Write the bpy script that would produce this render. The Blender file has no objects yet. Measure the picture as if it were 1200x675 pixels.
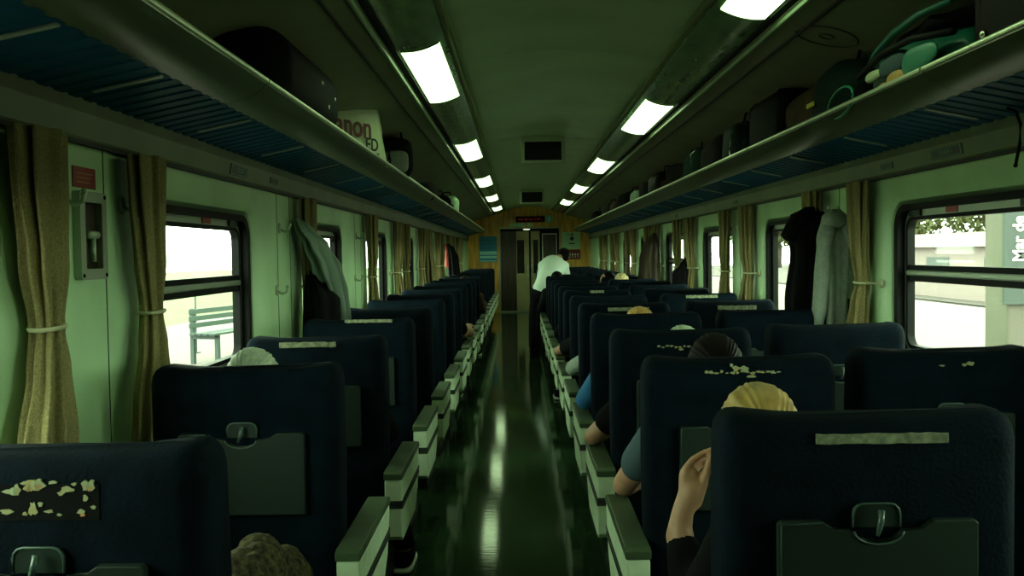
import bpy, bmesh, math, random
from mathutils import Vector, Matrix, noise
R = random.Random(7)
C = bpy.context.scene.collection
sc = bpy.context.scene
# ------------------------------------------------------------------ camera
F_PX = 1100.0
cam_d = bpy.data.cameras.new('camera'); cam = bpy.data.objects.new('camera', cam_d); C.objects.link(cam)
cam_d.sensor_width = 36; cam_d.lens = 36*F_PX/1200; cam_d.clip_start = .05; cam_d.clip_end = 400
_d = Vector((8, 40.5, -F_PX)).normalized()
_u = Vector((-.015, 1, 0)); _u = (_u-_d*_u.dot(_d)).normalized()
_x = _d.cross(_u)
CAM = Matrix((_x, _d, _u))            # camera space -> world
EYE = Vector((0, 0, 1.4))
cam.matrix_world = Matrix.Translation(EYE) @ CAM.to_4x4()
sc.camera = cam
def P(px, py, y):                      # world point seen at a pixel of the 1200x675 frame, at distance y along the coach
    v = CAM @ Vector((px-600, 337.5-py, -F_PX))
    return EYE + v*(y/v.y)
# ------------------------------------------------------------------ light
world = bpy.data.worlds.new('overcast'); sc.world = world; world.use_nodes = True
wn = world.node_tree; bg = wn.nodes['Background']
SKY = 12.5; SKYC = (.82, 1.0, .76)
bg.inputs[0].default_value = (*SKYC, 1); bg.inputs[1].default_value = SKY
LAMP = 4.0; LAMPC = (.68, 1.0, .50)
sc.view_settings.view_transform = 'Standard'; sc.view_settings.look = 'None'
sc.view_settings.exposure = 0; sc.view_settings.gamma = 1; sc.view_settings.use_curve_mapping = False
sc.cycles.max_bounces = 8; sc.cycles.diffuse_bounces = 4; sc.cycles.glossy_bounces = 4
sc.cycles.transparent_max_bounces = 12; sc.cycles.caustics_reflective = False; sc.cycles.caustics_refractive = False
sc.cycles.sample_clamp_indirect = 12
try:
    sc.cycles.use_denoising = True; sc.cycles.denoiser = 'OPENIMAGEDENOISE'
except Exception: pass

XL, XR, CX = -1.21, 1.69, .24
YN, YF = -1.0, 22.3                    # the coach behind the camera, the end partition
# ------------------------------------------------------------------ materials
def mat(name, col, rough=.6, metal=0, spec=.5, noise_amt=0, nscale=8, bump=0, bscale=60, stretch=None, emit=None, estr=0, sheen=0, col2=None):
    m = bpy.data.materials.new(name); m.use_nodes = True
    nt = m.node_tree; b = nt.nodes['Principled BSDF']
    b.inputs['Base Color'].default_value = (*col, 1); b.inputs['Roughness'].default_value = rough
    b.inputs['Metallic'].default_value = metal; b.inputs['Specular IOR Level'].default_value = spec
    if sheen: b.inputs['Sheen Weight'].default_value = sheen
    if emit: b.inputs['Emission Color'].default_value = (*emit, 1); b.inputs['Emission Strength'].default_value = estr
    if noise_amt or bump or col2:
        tc = nt.nodes.new('ShaderNodeTexCoord'); mp = nt.nodes.new('ShaderNodeMapping')
        nt.links.new(tc.outputs['Object'], mp.inputs[0])
        if stretch: mp.inputs['Scale'].default_value = stretch
        if noise_amt or col2:
            n = nt.nodes.new('ShaderNodeTexNoise'); n.inputs['Scale'].default_value = nscale; n.inputs['Detail'].default_value = 6
            nt.links.new(mp.outputs[0], n.inputs['Vector'])
            r = nt.nodes.new('ShaderNodeValToRGB')
            lo = col2 if col2 else tuple(c*(1-noise_amt) for c in col)
            hi = col if col2 else tuple(min(1, c*(1+noise_amt*.5)) for c in col)
            r.color_ramp.elements[0].position = .35; r.color_ramp.elements[0].color = (*lo, 1)
            r.color_ramp.elements[1].position = .65; r.color_ramp.elements[1].color = (*hi, 1)
            nt.links.new(n.outputs['Fac'], r.inputs[0]); nt.links.new(r.outputs[0], b.inputs['Base Color'])
        if bump:
            n2 = nt.nodes.new('ShaderNodeTexNoise'); n2.inputs['Scale'].default_value = bscale; n2.inputs['Detail'].default_value = 4
            nt.links.new(mp.outputs[0], n2.inputs['Vector'])
            bp = nt.nodes.new('ShaderNodeBump'); bp.inputs['Strength'].default_value = bump; bp.inputs['Distance'].default_value = .01
            nt.links.new(n2.outputs['Fac'], bp.inputs['Height']); nt.links.new(bp.outputs[0], b.inputs['Normal'])
    return m
M = {}
M['wall'] = mat('cream_wall', (0.5500, 0.8100, 0.4600), .45, noise_amt=.12, nscale=3)
M['cove'] = mat('beige_cove', (0.1500, 0.1850, 0.1000), .5, noise_amt=.15, nscale=4)
M['seam'] = mat('dark_seam', (.02, .025, .015), .7)
M['floor'] = mat('dark_vinyl_floor', (0.0240, 0.0550, 0.0220), .075, spec=0.14, noise_amt=.3, nscale=5, bump=.03, bscale=14, stretch=(.5, 4, 1))
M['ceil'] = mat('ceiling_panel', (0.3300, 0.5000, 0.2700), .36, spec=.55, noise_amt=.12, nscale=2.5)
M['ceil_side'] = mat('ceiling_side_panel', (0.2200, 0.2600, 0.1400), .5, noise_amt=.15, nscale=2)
M['lip'] = mat('matt_light_lip', (.16, .21, .10), .9, spec=.1)
M['strip'] = mat('glossy_light_cover', (0.1400, 0.2600, 0.1000), .2, noise_amt=.3, nscale=9, bump=.25, bscale=9, stretch=(2, .5, 1))
M['lamp'] = mat('lamp_diffuser', (.9, .95, .85), .5, emit=LAMPC, estr=LAMP)
M['black'] = mat('black_rubber', (.004, .005, .004), .6, spec=.12)
M['alu'] = mat('green_grey_aluminium', (.34, .40, .29), .35, metal=.6)
M['rail'] = mat('bright_edge_rail', (0.8000, 0.9000, 0.6500), .32, metal=.85)
M['fascia'] = mat('rack_fascia', (0.0650, 0.0920, 0.0450), .38, noise_amt=.15, nscale=3)
M['slat'] = mat('blue_slats', (0.0040, 0.0750, 0.1350), .5, spec=0.08)
M['bar'] = mat('pale_crossbar', (.35, .42, .34), .4)
M['wood'] = mat('yellow_wood_laminate', (0.8000, 0.4400, 0.0700), .4, noise_amt=.35, nscale=3, stretch=(6, 6, .7))
M['dwood'] = mat('dark_brown_wood', (0.0600, 0.0456, 0.0168), .35, noise_amt=.5, nscale=3, stretch=(8, 8, .6))
M['door'] = mat('olive_cream_door', (0.5040, 0.4900, 0.2100), .4, noise_amt=.15, nscale=2)
M['dglass'] = mat('dark_door_glass', (.015, .015, .008), .15)
M['fabric'] = mat('navy_upholstery', (0.0014, 0.0058, 0.0098), .85, spec=.06, noise_amt=.35, nscale=14, bump=.25, bscale=120)
M['tray'] = mat('grey_green_tray', (0.0140, 0.0240, 0.0180), .42, spec=0.2)
M['latch'] = mat('tray_latch_plastic', (0.0500, 0.0900, 0.0720), .3)
M['arm'] = mat('cream_armrest_side', (0.5600, 0.7000, 0.4600), .45, noise_amt=.15, nscale=12)
M['pad'] = mat('olive_arm_pad', (0.0480, 0.0800, 0.0360), .42, noise_amt=.2, nscale=10)
M['base'] = mat('dark_pedestal', (.012, .013, .01), .6)
M['patch'] = mat('pale_cloth_patch', (0.2250, 0.2550, 0.1500), .8, noise_amt=.5, nscale=60)
M['fleck'] = mat('torn_label_remains', (0.3150, 0.2700, 0.1050), .8, col2=(.30, .36, .22), nscale=40)
M['flower'] = mat('orange_flower_print', (.55, .25, .06), .8)
M['curtain'] = mat('olive_beige_curtain', (0.3000, 0.2475, 0.0975), .85, bump=.5, bscale=260, col2=(.20, .17, .065), nscale=150)
M['tie'] = mat('cream_tieback', (.50, .50, .30), .5)
M['hook'] = mat('coat_hook_metal', (.45, .55, .40), .35, metal=.3)
M['red'] = mat('red_label', (.30, .03, .02), .5)
M['white'] = mat('white_paint', (.75, .8, .7), .5)
M['skin'] = mat('skin', (0.4800, 0.2640, 0.1520), .5, noise_amt=.12, nscale=30)
M['blackcloth'] = mat('black_cloth', (0.0050, 0.0050, 0.0050), .9, spec=0.08)
M['greycloth'] = mat('dark_grey_cloth', (0.0135, 0.0144, 0.0126), .9, spec=0.08)
M['denim'] = mat('blue_grey_cloth', (.045, .085, .10), .85)
M['bluecloth'] = mat('bright_blue_cloth', (.02, .16, .36), .8)
M['shirt'] = mat('white_green_shirt', (.62, .76, .62), .8)
M['hoodie'] = mat('heather_grey_fleece', (0.2550, 0.3075, 0.2475), .95, noise_amt=.14, nscale=60)
M['palejacket'] = mat('pale_green_grey_jacket', (0.1800, 0.2520, 0.1890), .8)
M['brownhair'] = mat('dark_brown_hair', (0.0040, 0.0022, 0.0014), .6, spec=0.08)
M['dark_coat'] = mat('brown_black_coat', (.035, .028, .018), .9, spec=0.08)
M['blonde'] = mat('blonde_hair', (0.5000, 0.3300, 0.0900), .45, col2=(.26, .17, .04), nscale=22, stretch=(1, 1, 1))
M['paleblonde'] = mat('pale_blonde_hair', (.62, .50, .24), .5, noise_amt=.3, nscale=60)
M['ginger'] = mat('golden_hair', (.55, .32, .08), .5, noise_amt=.3, nscale=60)
M['cap'] = mat('pale_grey_hair', (0.5000, 0.5800, 0.4200), .7, noise_amt=.2, nscale=60)
M['suit'] = mat('black_suitcase_fabric', (.004, .006, .005), .7, spec=0.08, noise_amt=.3)
M['suitend'] = mat('green_black_suitcase_side', (.006, .018, .015), .5, spec=0.08)
M['brownsuit'] = mat('brown_black_suitcase', (0.0084, 0.0060, 0.0054), .6, spec=0.08)
M['metal'] = mat('bright_metal', (.6, .65, .5), .25, metal=1)
M['paperbag'] = mat('pale_green_plastic_bag', (.52, .62, .38), .35, bump=.4, bscale=9)
M['bagred'] = mat('dark_red_print', (0.1120, 0.0105, 0.0084), .6)
M['bagblack'] = mat('black_print', (.012, .012, .012), .6)
M['teal'] = mat('teal_plastic', (0.0100, 0.1300, 0.0850), .35)
M['teal2'] = mat('bright_teal_plastic', (.015, .22, .13), .4)
M['tan'] = mat('tan_canvas', (0.0675, 0.0450, 0.0248), .8, noise_amt=.3, nscale=10, spec=0.08)
M['green'] = mat('dark_green_cloth', (0.0050, 0.0175, 0.0125), .7, spec=0.08)
M['yellow'] = mat('yellow_tag', (.55, .50, .05), .6)
M['screen'] = mat('dark_tv_screen', (0.0020, 0.0016, 0.0020), .12)
M['tvframe'] = mat('tv_frame', (0.3060, 0.3960, 0.2340), .4)
M['signgreen'] = mat('dark_green_sign', (0.0040, 0.0175, 0.0110), .4)
M['signtext'] = mat('pale_sign_text', (.16, .32, .22), .5)
M['poster'] = mat('blue_poster', (0.0270, 0.2880, 0.5040), .5)
M['posterpale'] = mat('pale_teal_print', (0.3750, 0.8250, 0.7500), .5)
M['mapsign'] = mat('pale_green_notice', (0.5100, 0.8160, 0.5100), .5)
M['tealsign'] = mat('teal_square_sign', (0.0800, 0.5600, 0.4800), .5)
M['led'] = mat('red_led', (.1, .0, .0), .5, emit=(1, .08, .05), estr=.05)
M['tweed'] = mat('brown_tweed', (0.0960, 0.0780, 0.0270), .95, col2=(.015, .012, .006), nscale=70, bump=1, bscale=60)
# outdoors
M['platform'] = mat('pale_platform', (0.1054, 0.0782, 0.0782), .9, noise_amt=.06, nscale=2)
M['grass'] = mat('grass', (0.0646, 0.0714, 0.0238), .95, noise_amt=.3, nscale=4)
M['ballast'] = mat('pale_ballast', (0.0714, 0.0544, 0.0510), .95, noise_amt=.3, nscale=6)
M['rust'] = mat('rail_steel', (0.0283, 0.0230, 0.0194), .6)
M['concrete'] = mat('pale_concrete', (0.1020, 0.0850, 0.0748), .9, noise_amt=.1, nscale=3)
M['bench'] = mat('teal_grey_bench', (0.0283, 0.0442, 0.0424), .6)
M['leaf'] = mat('tree_leaves', (0.0638, 0.0680, 0.0136), .9, col2=(.11, .125, .05), nscale=3)
M['bark'] = mat('bark', (0.0572, 0.0442, 0.0312), .9)
M['board'] = mat('grey_blue_board', (0.0301, 0.0389, 0.0371), .6)
M['building'] = mat('pale_building', (0.2040, 0.1581, 0.1530), .9)
def glass():
    m = bpy.data.materials.new('window_glass'); m.use_nodes = True; nt = m.node_tree
    for n in list(nt.nodes): nt.nodes.remove(n)
    o = nt.nodes.new('ShaderNodeOutputMaterial'); mx = nt.nodes.new('ShaderNodeMixShader')
    t = nt.nodes.new('ShaderNodeBsdfTransparent'); g = nt.nodes.new('ShaderNodeBsdfGlossy')
    lw = nt.nodes.new('ShaderNodeLayerWeight'); pw = nt.nodes.new('ShaderNodeMath'); pw.operation = 'POWER'; pw.inputs[1].default_value = 6
    nt.links.new(lw.outputs['Facing'], pw.inputs[0])
    f = nt.nodes.new('ShaderNodeMath'); f.operation = 'MULTIPLY_ADD'; f.inputs[1].default_value = .5; f.inputs[2].default_value = .03
    nt.links.new(pw.outputs[0], f.inputs[0])
    t.inputs[0].default_value = (.92, .96, .92, 1); g.inputs['Roughness'].default_value = .03
    nt.links.new(f.outputs[0], mx.inputs[0]); nt.links.new(t.outputs[0], mx.inputs[1]); nt.links.new(g.outputs[0], mx.inputs[2])
    nt.links.new(mx.outputs[0], o.inputs[0]); return m
M['glass'] = glass()
# ------------------------------------------------------------------ helpers
def tag(o, label=None, cat=None, group=None, kind=None):
    if label: o['label'] = label
    if cat: o['category'] = cat
    if group: o['group'] = group
    if kind: o['kind'] = kind
    return o
def thing(name, label, cat, loc=(0, 0, 0), rz=0, group=None):
    o = bpy.data.objects.new(name, None); o.empty_display_size = .1; C.objects.link(o)
    o.location = loc; o.rotation_euler = (0, 0, rz)
    return tag(o, label, cat, group)
def obj(name, bm, m, parent=None, smooth=False, loc=None, angle=None):
    bmesh.ops.recalc_face_normals(bm, faces=bm.faces)
    me = bpy.data.meshes.new(name); bm.to_mesh(me); bm.free()
    for mm in (m if isinstance(m, (list, tuple)) else [m]): me.materials.append(mm)
    o = bpy.data.objects.new(name, me); C.objects.link(o)
    if smooth:
        for p in me.polygons: p.use_smooth = True
        if angle: me.set_sharp_from_angle(angle=math.radians(angle))
    if parent: o.parent = parent
    if loc: o.location = loc
    return o
def struct(name, bm, m, **k): return tag(obj(name, bm, m, **k), kind='structure')
def copy_tree(o, parent=None):
    c = o.copy(); C.objects.link(c)
    if parent: c.parent = parent
    for ch in [x for x in o.children]: copy_tree(ch, c)
    return c
def NB(): return bmesh.new()
def box(bm, x0, x1, y0, y1, z0, z1, bev=0, seg=3, mtx=None):
    g = bmesh.ops.create_cube(bm, size=1)
    vs = g['verts']
    for v in vs:
        v.co = Vector(((x0+x1)/2+v.co.x*(x1-x0), (y0+y1)/2+v.co.y*(y1-y0), (z0+z1)/2+v.co.z*(z1-z0)))
    if bev:
        es = list({e for v in vs for e in v.link_edges})
        r = bmesh.ops.bevel(bm, geom=es, offset=bev, segments=seg, profile=.5, affect='EDGES')
        vs = list({v for f in r['faces'] for v in f.verts} | {v for v in vs if v.is_valid})
    if mtx:
        for v in vs: v.co = mtx @ v.co
    return vs
def tube(bm, pts, r, n=10, closed=False):
    pts = [Vector(p) for p in pts]; rs = r if isinstance(r, (list, tuple)) else [r]*len(pts)
    rings = []; N = len(pts); up = Vector((0, 0, 1))
    for i, p in enumerate(pts):
        a = pts[(i-1) % N] if (i > 0 or closed) else p
        b = pts[(i+1) % N] if (i < N-1 or closed) else p
        t = (b-a).normalized()
        s = t.cross(up)
        if s.length < .05: s = t.cross(Vector((1, 0, 0)))
        s.normalize(); w = t.cross(s)
        rings.append([bm.verts.new(p+(s*math.cos(2*math.pi*k/n)+w*math.sin(2*math.pi*k/n))*rs[i]) for k in range(n)])
    for i in range(N if closed else N-1):
        A, B = rings[i], rings[(i+1) % N]
        for k in range(n): bm.faces.new((A[k], A[(k+1) % n], B[(k+1) % n], B[k]))
    if not closed: bm.faces.new(rings[0]); bm.faces.new(rings[-1])
def prism(bm, poly, lo, hi, axis='x', bev=0):
    def mk(a, b, t):
        return {'x': (t, a, b), 'y': (a, t, b), 'z': (a, b, t)}[axis]
    A = [bm.verts.new(mk(a, b, lo)) for a, b in poly]; B = [bm.verts.new(mk(a, b, hi)) for a, b in poly]
    fs = [bm.faces.new(A), bm.faces.new(B)]
    n = len(poly)
    for i in range(n): fs.append(bm.faces.new((A[i], A[(i+1) % n], B[(i+1) % n], B[i])))
    if bev:
        es = list({e for f in fs[:2] for e in f.edges})
        bmesh.ops.bevel(bm, geom=es, offset=bev, segments=2, profile=.5, affect='EDGES')
def ell(bm, c, r, rot=None, sub=3):
    g = bmesh.ops.create_icosphere(bm, subdivisions=sub, radius=1)
    for v in g['verts']:
        q = Vector((v.co.x*r[0], v.co.y*r[1], v.co.z*r[2]))
        if rot: q = rot @ q
        v.co = q+Vector(c)
    return g['verts']
def sup(bm, c, r, e=.5, rot=None, lump=0, seed=0, nu=28, nv=18):
    """a soft-cornered box (superellipsoid)"""
    def s(x, p): return math.copysign(abs(x)**p, x)
    rows = []
    for j in range(nv+1):
        v = -math.pi/2+math.pi*j/nv; row = []
        for i in range(nu):
            u = 2*math.pi*i/nu
            q = Vector((r[0]*s(math.cos(v), e)*s(math.cos(u), e), r[1]*s(math.cos(v), e)*s(math.sin(u), e), r[2]*s(math.sin(v), e)))
            if lump: q *= 1+lump*noise.noise(q*7+Vector((seed, seed, 0)))
            if rot: q = rot @ q
            row.append(q+Vector(c))
        rows.append(row)
    bot = bm.verts.new(rows[0][0]); top = bm.verts.new(rows[-1][0])
    vr = [[bm.verts.new(q) for q in row] for row in rows[1:-1]]
    for k in range(nu):
        bm.faces.new((bot, vr[0][(k+1) % nu], vr[0][k])); bm.faces.new((top, vr[-1][k], vr[-1][(k+1) % nu]))
    for a, b in zip(vr, vr[1:]):
        for k in range(nu): bm.faces.new((a[k], a[(k+1) % nu], b[(k+1) % nu], b[k]))
def cap(bm, p0, p1, r0, r1):
    """tapered capsule, to be fused by fuse()"""
    p0, p1 = Vector(p0), Vector(p1)
    n = max(2, int((p1-p0).length/(min(r0, r1)*.5)))
    tube(bm, [p0.lerp(p1, i/n) for i in range(n+1)], [r0+(r1-r0)*i/n for i in range(n+1)], 14)
    ell(bm, p0, (r0,)*3, sub=2); ell(bm, p1, (r1,)*3, sub=2)
def fuse(name, bm, m, parent, voxel=.012, it=4, loc=None):
    """one continuous skin over the overlapping volumes"""
    bmesh.ops.recalc_face_normals(bm, faces=bm.faces)
    me = bpy.data.meshes.new(name); bm.to_mesh(me); bm.free()
    o = bpy.data.objects.new(name, me); C.objects.link(o)
    a = o.modifiers.new('r', 'REMESH'); a.mode = 'VOXEL'; a.voxel_size = voxel; a.use_smooth_shade = True
    if it: b = o.modifiers.new('s', 'SMOOTH'); b.factor = .5; b.iterations = it
    dg = bpy.context.evaluated_depsgraph_get(); dg.update()
    nm = bpy.data.meshes.new_from_object(o.evaluated_get(dg))
    o.modifiers.clear(); o.data = nm; nm.name = name
    nm.materials.clear(); nm.materials.append(m)
    for p in nm.polygons: p.use_smooth = True; p.material_index = 0
    if parent: o.parent = parent
    if loc: o.location = loc
    return o
def lerpsec(secs, z):
    for a, b in zip(secs, secs[1:]):
        if (a[0] >= z >= b[0]) or (a[0] <= z <= b[0]):
            t = (z-a[0])/(b[0]-a[0]) if b[0] != a[0] else 0
            t = t*t*(3-2*t)
            return [a[i]+(b[i]-a[i])*t for i in range(1, 5)]
    return secs[-1][1:5]
def drape(bm, secs, folds=7, amp=.2, seed=0, nr=84, nz=34):
    """hanging cloth: closed folded tube; secs = (z, cx, cy, rx, ry)"""
    z0, z1 = secs[0][0], secs[-1][0]; rings = []
    for j in range(nz+1):
        z = z0+(z1-z0)*j/nz; cx, cy, rx, ry = lerpsec(secs, z)
        ring = []
        for i in range(nr):
            t = 2*math.pi*i/nr
            k = 1+amp*math.sin(folds*t+seed+.8*math.sin(z*3+seed))+amp*.5*math.sin((folds*1.0+4)*t+seed*2.3+z*2)
            k += .35*amp*noise.noise(Vector((math.cos(t)*2+seed, math.sin(t)*2, z*5)))
            ring.append(bm.verts.new((cx+rx*k*math.cos(t), cy+ry*k*math.sin(t), z)))
        rings.append(ring)
    for a, b in zip(rings, rings[1:]):
        for k in range(nr): bm.faces.new((a[k], a[(k+1) % nr], b[(k+1) % nr], b[k]))
    bm.faces.new(rings[0]); bm.faces.new(rings[-1])
def text(name, s, size, m, parent, mtx, ext=.001, off=0):
    cu = bpy.data.curves.new(name, 'FONT'); cu.body = s; cu.size = size; cu.extrude = ext; cu.offset = off
    cu.align_x = 'CENTER'; cu.align_y = 'CENTER'
    o = bpy.data.objects.new(name, cu); C.objects.link(o)
    dg = bpy.context.evaluated_depsgraph_get(); dg.update()
    me = bpy.data.meshes.new_from_object(o.evaluated_get(dg)); bpy.data.objects.remove(o)
    me.transform(mtx); me.materials.clear(); me.materials.append(m)
    n = bpy.data.objects.new(name, me); C.objects.link(n)
    if parent: n.parent = parent
    return n
def frame_mtx(origin, right, up):
    r = Vector(right).normalized(); u = Vector(up).normalized(); n = r.cross(u)
    m = Matrix((r, u, n)).transposed().to_4x4(); m.translation = Vector(origin); return m
ORD = ['first', 'second', 'third', 'fourth', 'fifth', 'sixth', 'seventh', 'eighth', 'ninth', 'tenth', 'eleventh', 'twelfth', 'thirteenth', 'fourteenth', 'fifteenth', 'sixteenth', 'seventeenth', 'eighteenth', 'nineteenth', 'twentieth']

# ================================================================== SETTING
b = NB(); box(b, XL-.12, XR+.12, YN, YF+1.6, -.08, 0); struct('floor', b, M['floor'])
# side walls: one plate per bay with a rounded, splayed window opening
PITCH, WW = 2.22, 1.25
FE = [4.30+PITCH*k for k in range(-1, 8)]        # far edge of each window
ZB, ZT = .90, 1.59
def rrect(y0, y1, z0, z1, r, n=8):
    pts = []
    for cy, cz, a0 in ((y1-r, z1-r, 0), (y0+r, z1-r, 90), (y0+r, z0+r, 180), (y1-r, z0+r, 270)):
        for i in range(n+1):
            a = math.radians(a0+90*i/n); pts.append((cy+r*math.cos(a), cz+r*math.sin(a)))
    return pts
def outer_match(pts, y0, y1, z0, z1):
    cy, cz = sum(p[0] for p in pts)/len(pts), sum(p[1] for p in pts)/len(pts); n = len(pts)//4; out = []
    for i, (a, c) in enumerate(pts):
        q = i//n; k = (i % n)/(n-1)
        cor = [(y1, z1), (y0, z1), (y0, z0), (y1, z0)][q]
        if k < .5: out.append((cor[0], c) if q in (0, 2) else (a, cor[1]))
        elif k > .5: out.append((a, cor[1]) if q in (0, 2) else (cor[0], c))
        else: out.append(cor)
    return out
def build_wall(side, X, s):
    bm = NB()
    edges = [FE[0]-WW-.9]+[(FE[i]+FE[i+1]-WW)/2 for i in range(len(FE)-1)]+[FE[-1]+.6]
    for i, fe in enumerate(FE):
        inner = rrect(fe-WW-.05, fe+.05, ZB-.05, ZT+.05, .13)
        out = outer_match(inner, edges[i], edges[i+1], 0, 2.1)
        mid = rrect(fe-WW-.018, fe+.018, ZB-.018, ZT+.018, .11); hole = rrect(fe-WW, fe, ZB, ZT, .10)
        loops = [[(X, p) for p in out], [(X, p) for p in inner], [(X+s*.02, p) for p in mid], [(X+s*.09, p) for p in hole]]
        vs = [[bm.verts.new((x, p[0], p[1])) for x, p in L] for L in loops]
        for A, B in zip(vs, vs[1:]):
            n = len(A)
            for k in range(n):
                if (A[k].co-A[(k+1) % n].co).length < 1e-6: 
                    bm.faces.new((A[k], B[(k+1) % n], B[k]))
                else: bm.faces.new((A[k], A[(k+1) % n], B[(k+1) % n], B[k]))
        # outer skin
        o2 = [bm.verts.new((X+s*.10, p[0], p[1])) for p in out]; h2 = [bm.verts.new((X+s*.10, p[0], p[1])) for p in hole]
        for k in range(len(o2)):
            bm.faces.new((o2[k], o2[(k+1) % len(o2)], h2[(k+1) % len(o2)], h2[k]))
            bm.faces.new((vs[3][k], vs[3][(k+1) % len(o2)], h2[(k+1) % len(o2)], h2[k]))
    box(bm, min(X, X+s*.1), max(X, X+s*.1), YN, edges[0], 0, 2.1)
    box(bm, min(X, X+s*.1), max(X, X+s*.1), edges[-1], YF+1.6, 0, 2.1)
    bmesh.ops.remove_doubles(bm, verts=bm.verts, dist=1e-5)
    struct('wall_'+side, bm, M['wall'], smooth=True, angle=35)
build_wall('left', XL, -1); build_wall('right', XR, 1)
b = NB(); box(b, XL-.1, XR+.1, YN-.05, YN, 0, 2.6); struct('wall_rear_unseen', b, M['dwood'])  # unseen closing wall, kept dark to bounce little light onto the seat backs
# windows
def ring(bm, outer, inner, x0, x1):
    n = len(outer); V = []
    for L, x in ((outer, x0), (inner, x0), (inner, x1), (outer, x1)): V.append([bm.verts.new((x, p[0], p[1])) for p in L])
    for q in range(4):
        A, B = V[q], V[(q+1) % 4]
        for k in range(n): bm.faces.new((A[k], A[(k+1) % n], B[(k+1) % n], B[k]))
wi = 0
for side, X, s in (('left', XL, -1), ('right', XR, 1)):
    for i, fe in enumerate(FE):
        wi += 1; y0 = fe-WW; split = (i-1) % 3 == 0
        w = bpy.data.objects.new('window_%d' % wi, None); C.objects.link(w); w['kind'] = 'structure'
        def xx(a): return X+s*a
        bm = NB(); ring(bm, rrect(y0, fe, ZB, ZT, .10), rrect(y0+.042, fe-.042, ZB+.034, ZT-.026, .08), xx(.022), xx(.095))
        obj('rubber_seal', bm, M['black'], w)
        bm = NB(); ring(bm, rrect(y0+.041, fe-.041, ZB+.033, ZT-.025, .08), rrect(y0+.060, fe-.060, ZB+.05, ZT-.055, .06), xx(.055), xx(.09))
        obj('aluminium_frame', bm, M['alu'], w)
        bm = NB(); ring(bm, rrect(y0+.059, fe-.059, ZB+.049, ZT-.054, .06), rrect(y0+.078, fe-.078, ZB+.066, ZT-.070, .045), xx(.052), xx(.085))
        obj('glazing_bead', bm, M['black'], w)
        ya, yb = y0+.065, fe-.065
        if split:
            bm = NB(); box(bm, min(xx(.05), xx(.085)), max(xx(.05), xx(.085)), ya, yb, 1.275, 1.300, .006); 
            obj('mullion', bm, M['alu'], w)
            for z0, z1 in ((1.300, 1.322), (1.250, 1.275)):
                bm = NB(); box(bm, min(xx(.058), xx(.082)), max(xx(.058), xx(.082)), ya, yb, z0, z1); obj('mullion_seal', bm, M['black'], w)
        bm = NB(); box(bm, min(xx(.072), xx(.077)), max(xx(.072), xx(.077)), ya, yb, ZB+.055, ZT-.06); obj('pane', bm, M['glass'], w)
        if split:
            bm = NB(); yc = (y0+fe)/2+.12; box(bm, min(xx(.05), xx(.056)), max(xx(.05), xx(.056)), yc-.05, yc+.05, ZT-.05, ZT-.026); tag(obj('label_plate', bm, M['red'], w), 'small red label')
            for yy in (fe-.16, y0+.16):
                bm = NB(); box(bm, min(xx(.045), xx(.056)), max(xx(.045), xx(.056)), yy-.06, yy+.06, ZT-.053, ZT-.024, .004); obj('latch', bm, M['tray'], w)
# pillar cover strips on the walls
tn = 0
def vstrip(X, s, y, w=.004, z0=.0, z1=1.72, m='seam', d=.0015):
    bm = NB(); box(bm, min(X-s*d, X+s*.0005), max(X-s*d, X+s*.0005), y-w/2, y+w/2, z0, z1); return bm
for side, X, s in (('left', XL, -1), ('right', XR, 1)):
    for i, fe in enumerate(FE):
        for dy in (.42, .68):
            tn += 1; struct('trim_%d' % tn, vstrip(X, s, fe+dy-.02 if fe+dy < YF else fe+.3), M['seam'])
# cove panel under each rack (closes the wall top)
for side, s in (('left', -1), ('right', 1)):
    def cx(u): return CX+s*u
    bm = NB(); prof = [(1.449, 1.725), (1.435, 1.722), (1.425, 1.735), (1.415, 1.80), (1.40, 1.832), (1.449, 1.86)]
    prism(bm, [(cx(a), z) for a, z in prof], YN, YF, 'y'); tn += 1
    struct('trim_%d' % tn, bm, M['cove'])
    bm = NB(); prism(bm, [(cx(a), z) for a, z in [(1.449, 1.727), (1.438, 1.714), (1.428, 1.716), (1.428, 1.728)]], YN, YF, 'y'); tn += 1
    struct('trim_%d' % tn, bm, M['base'])
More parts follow.
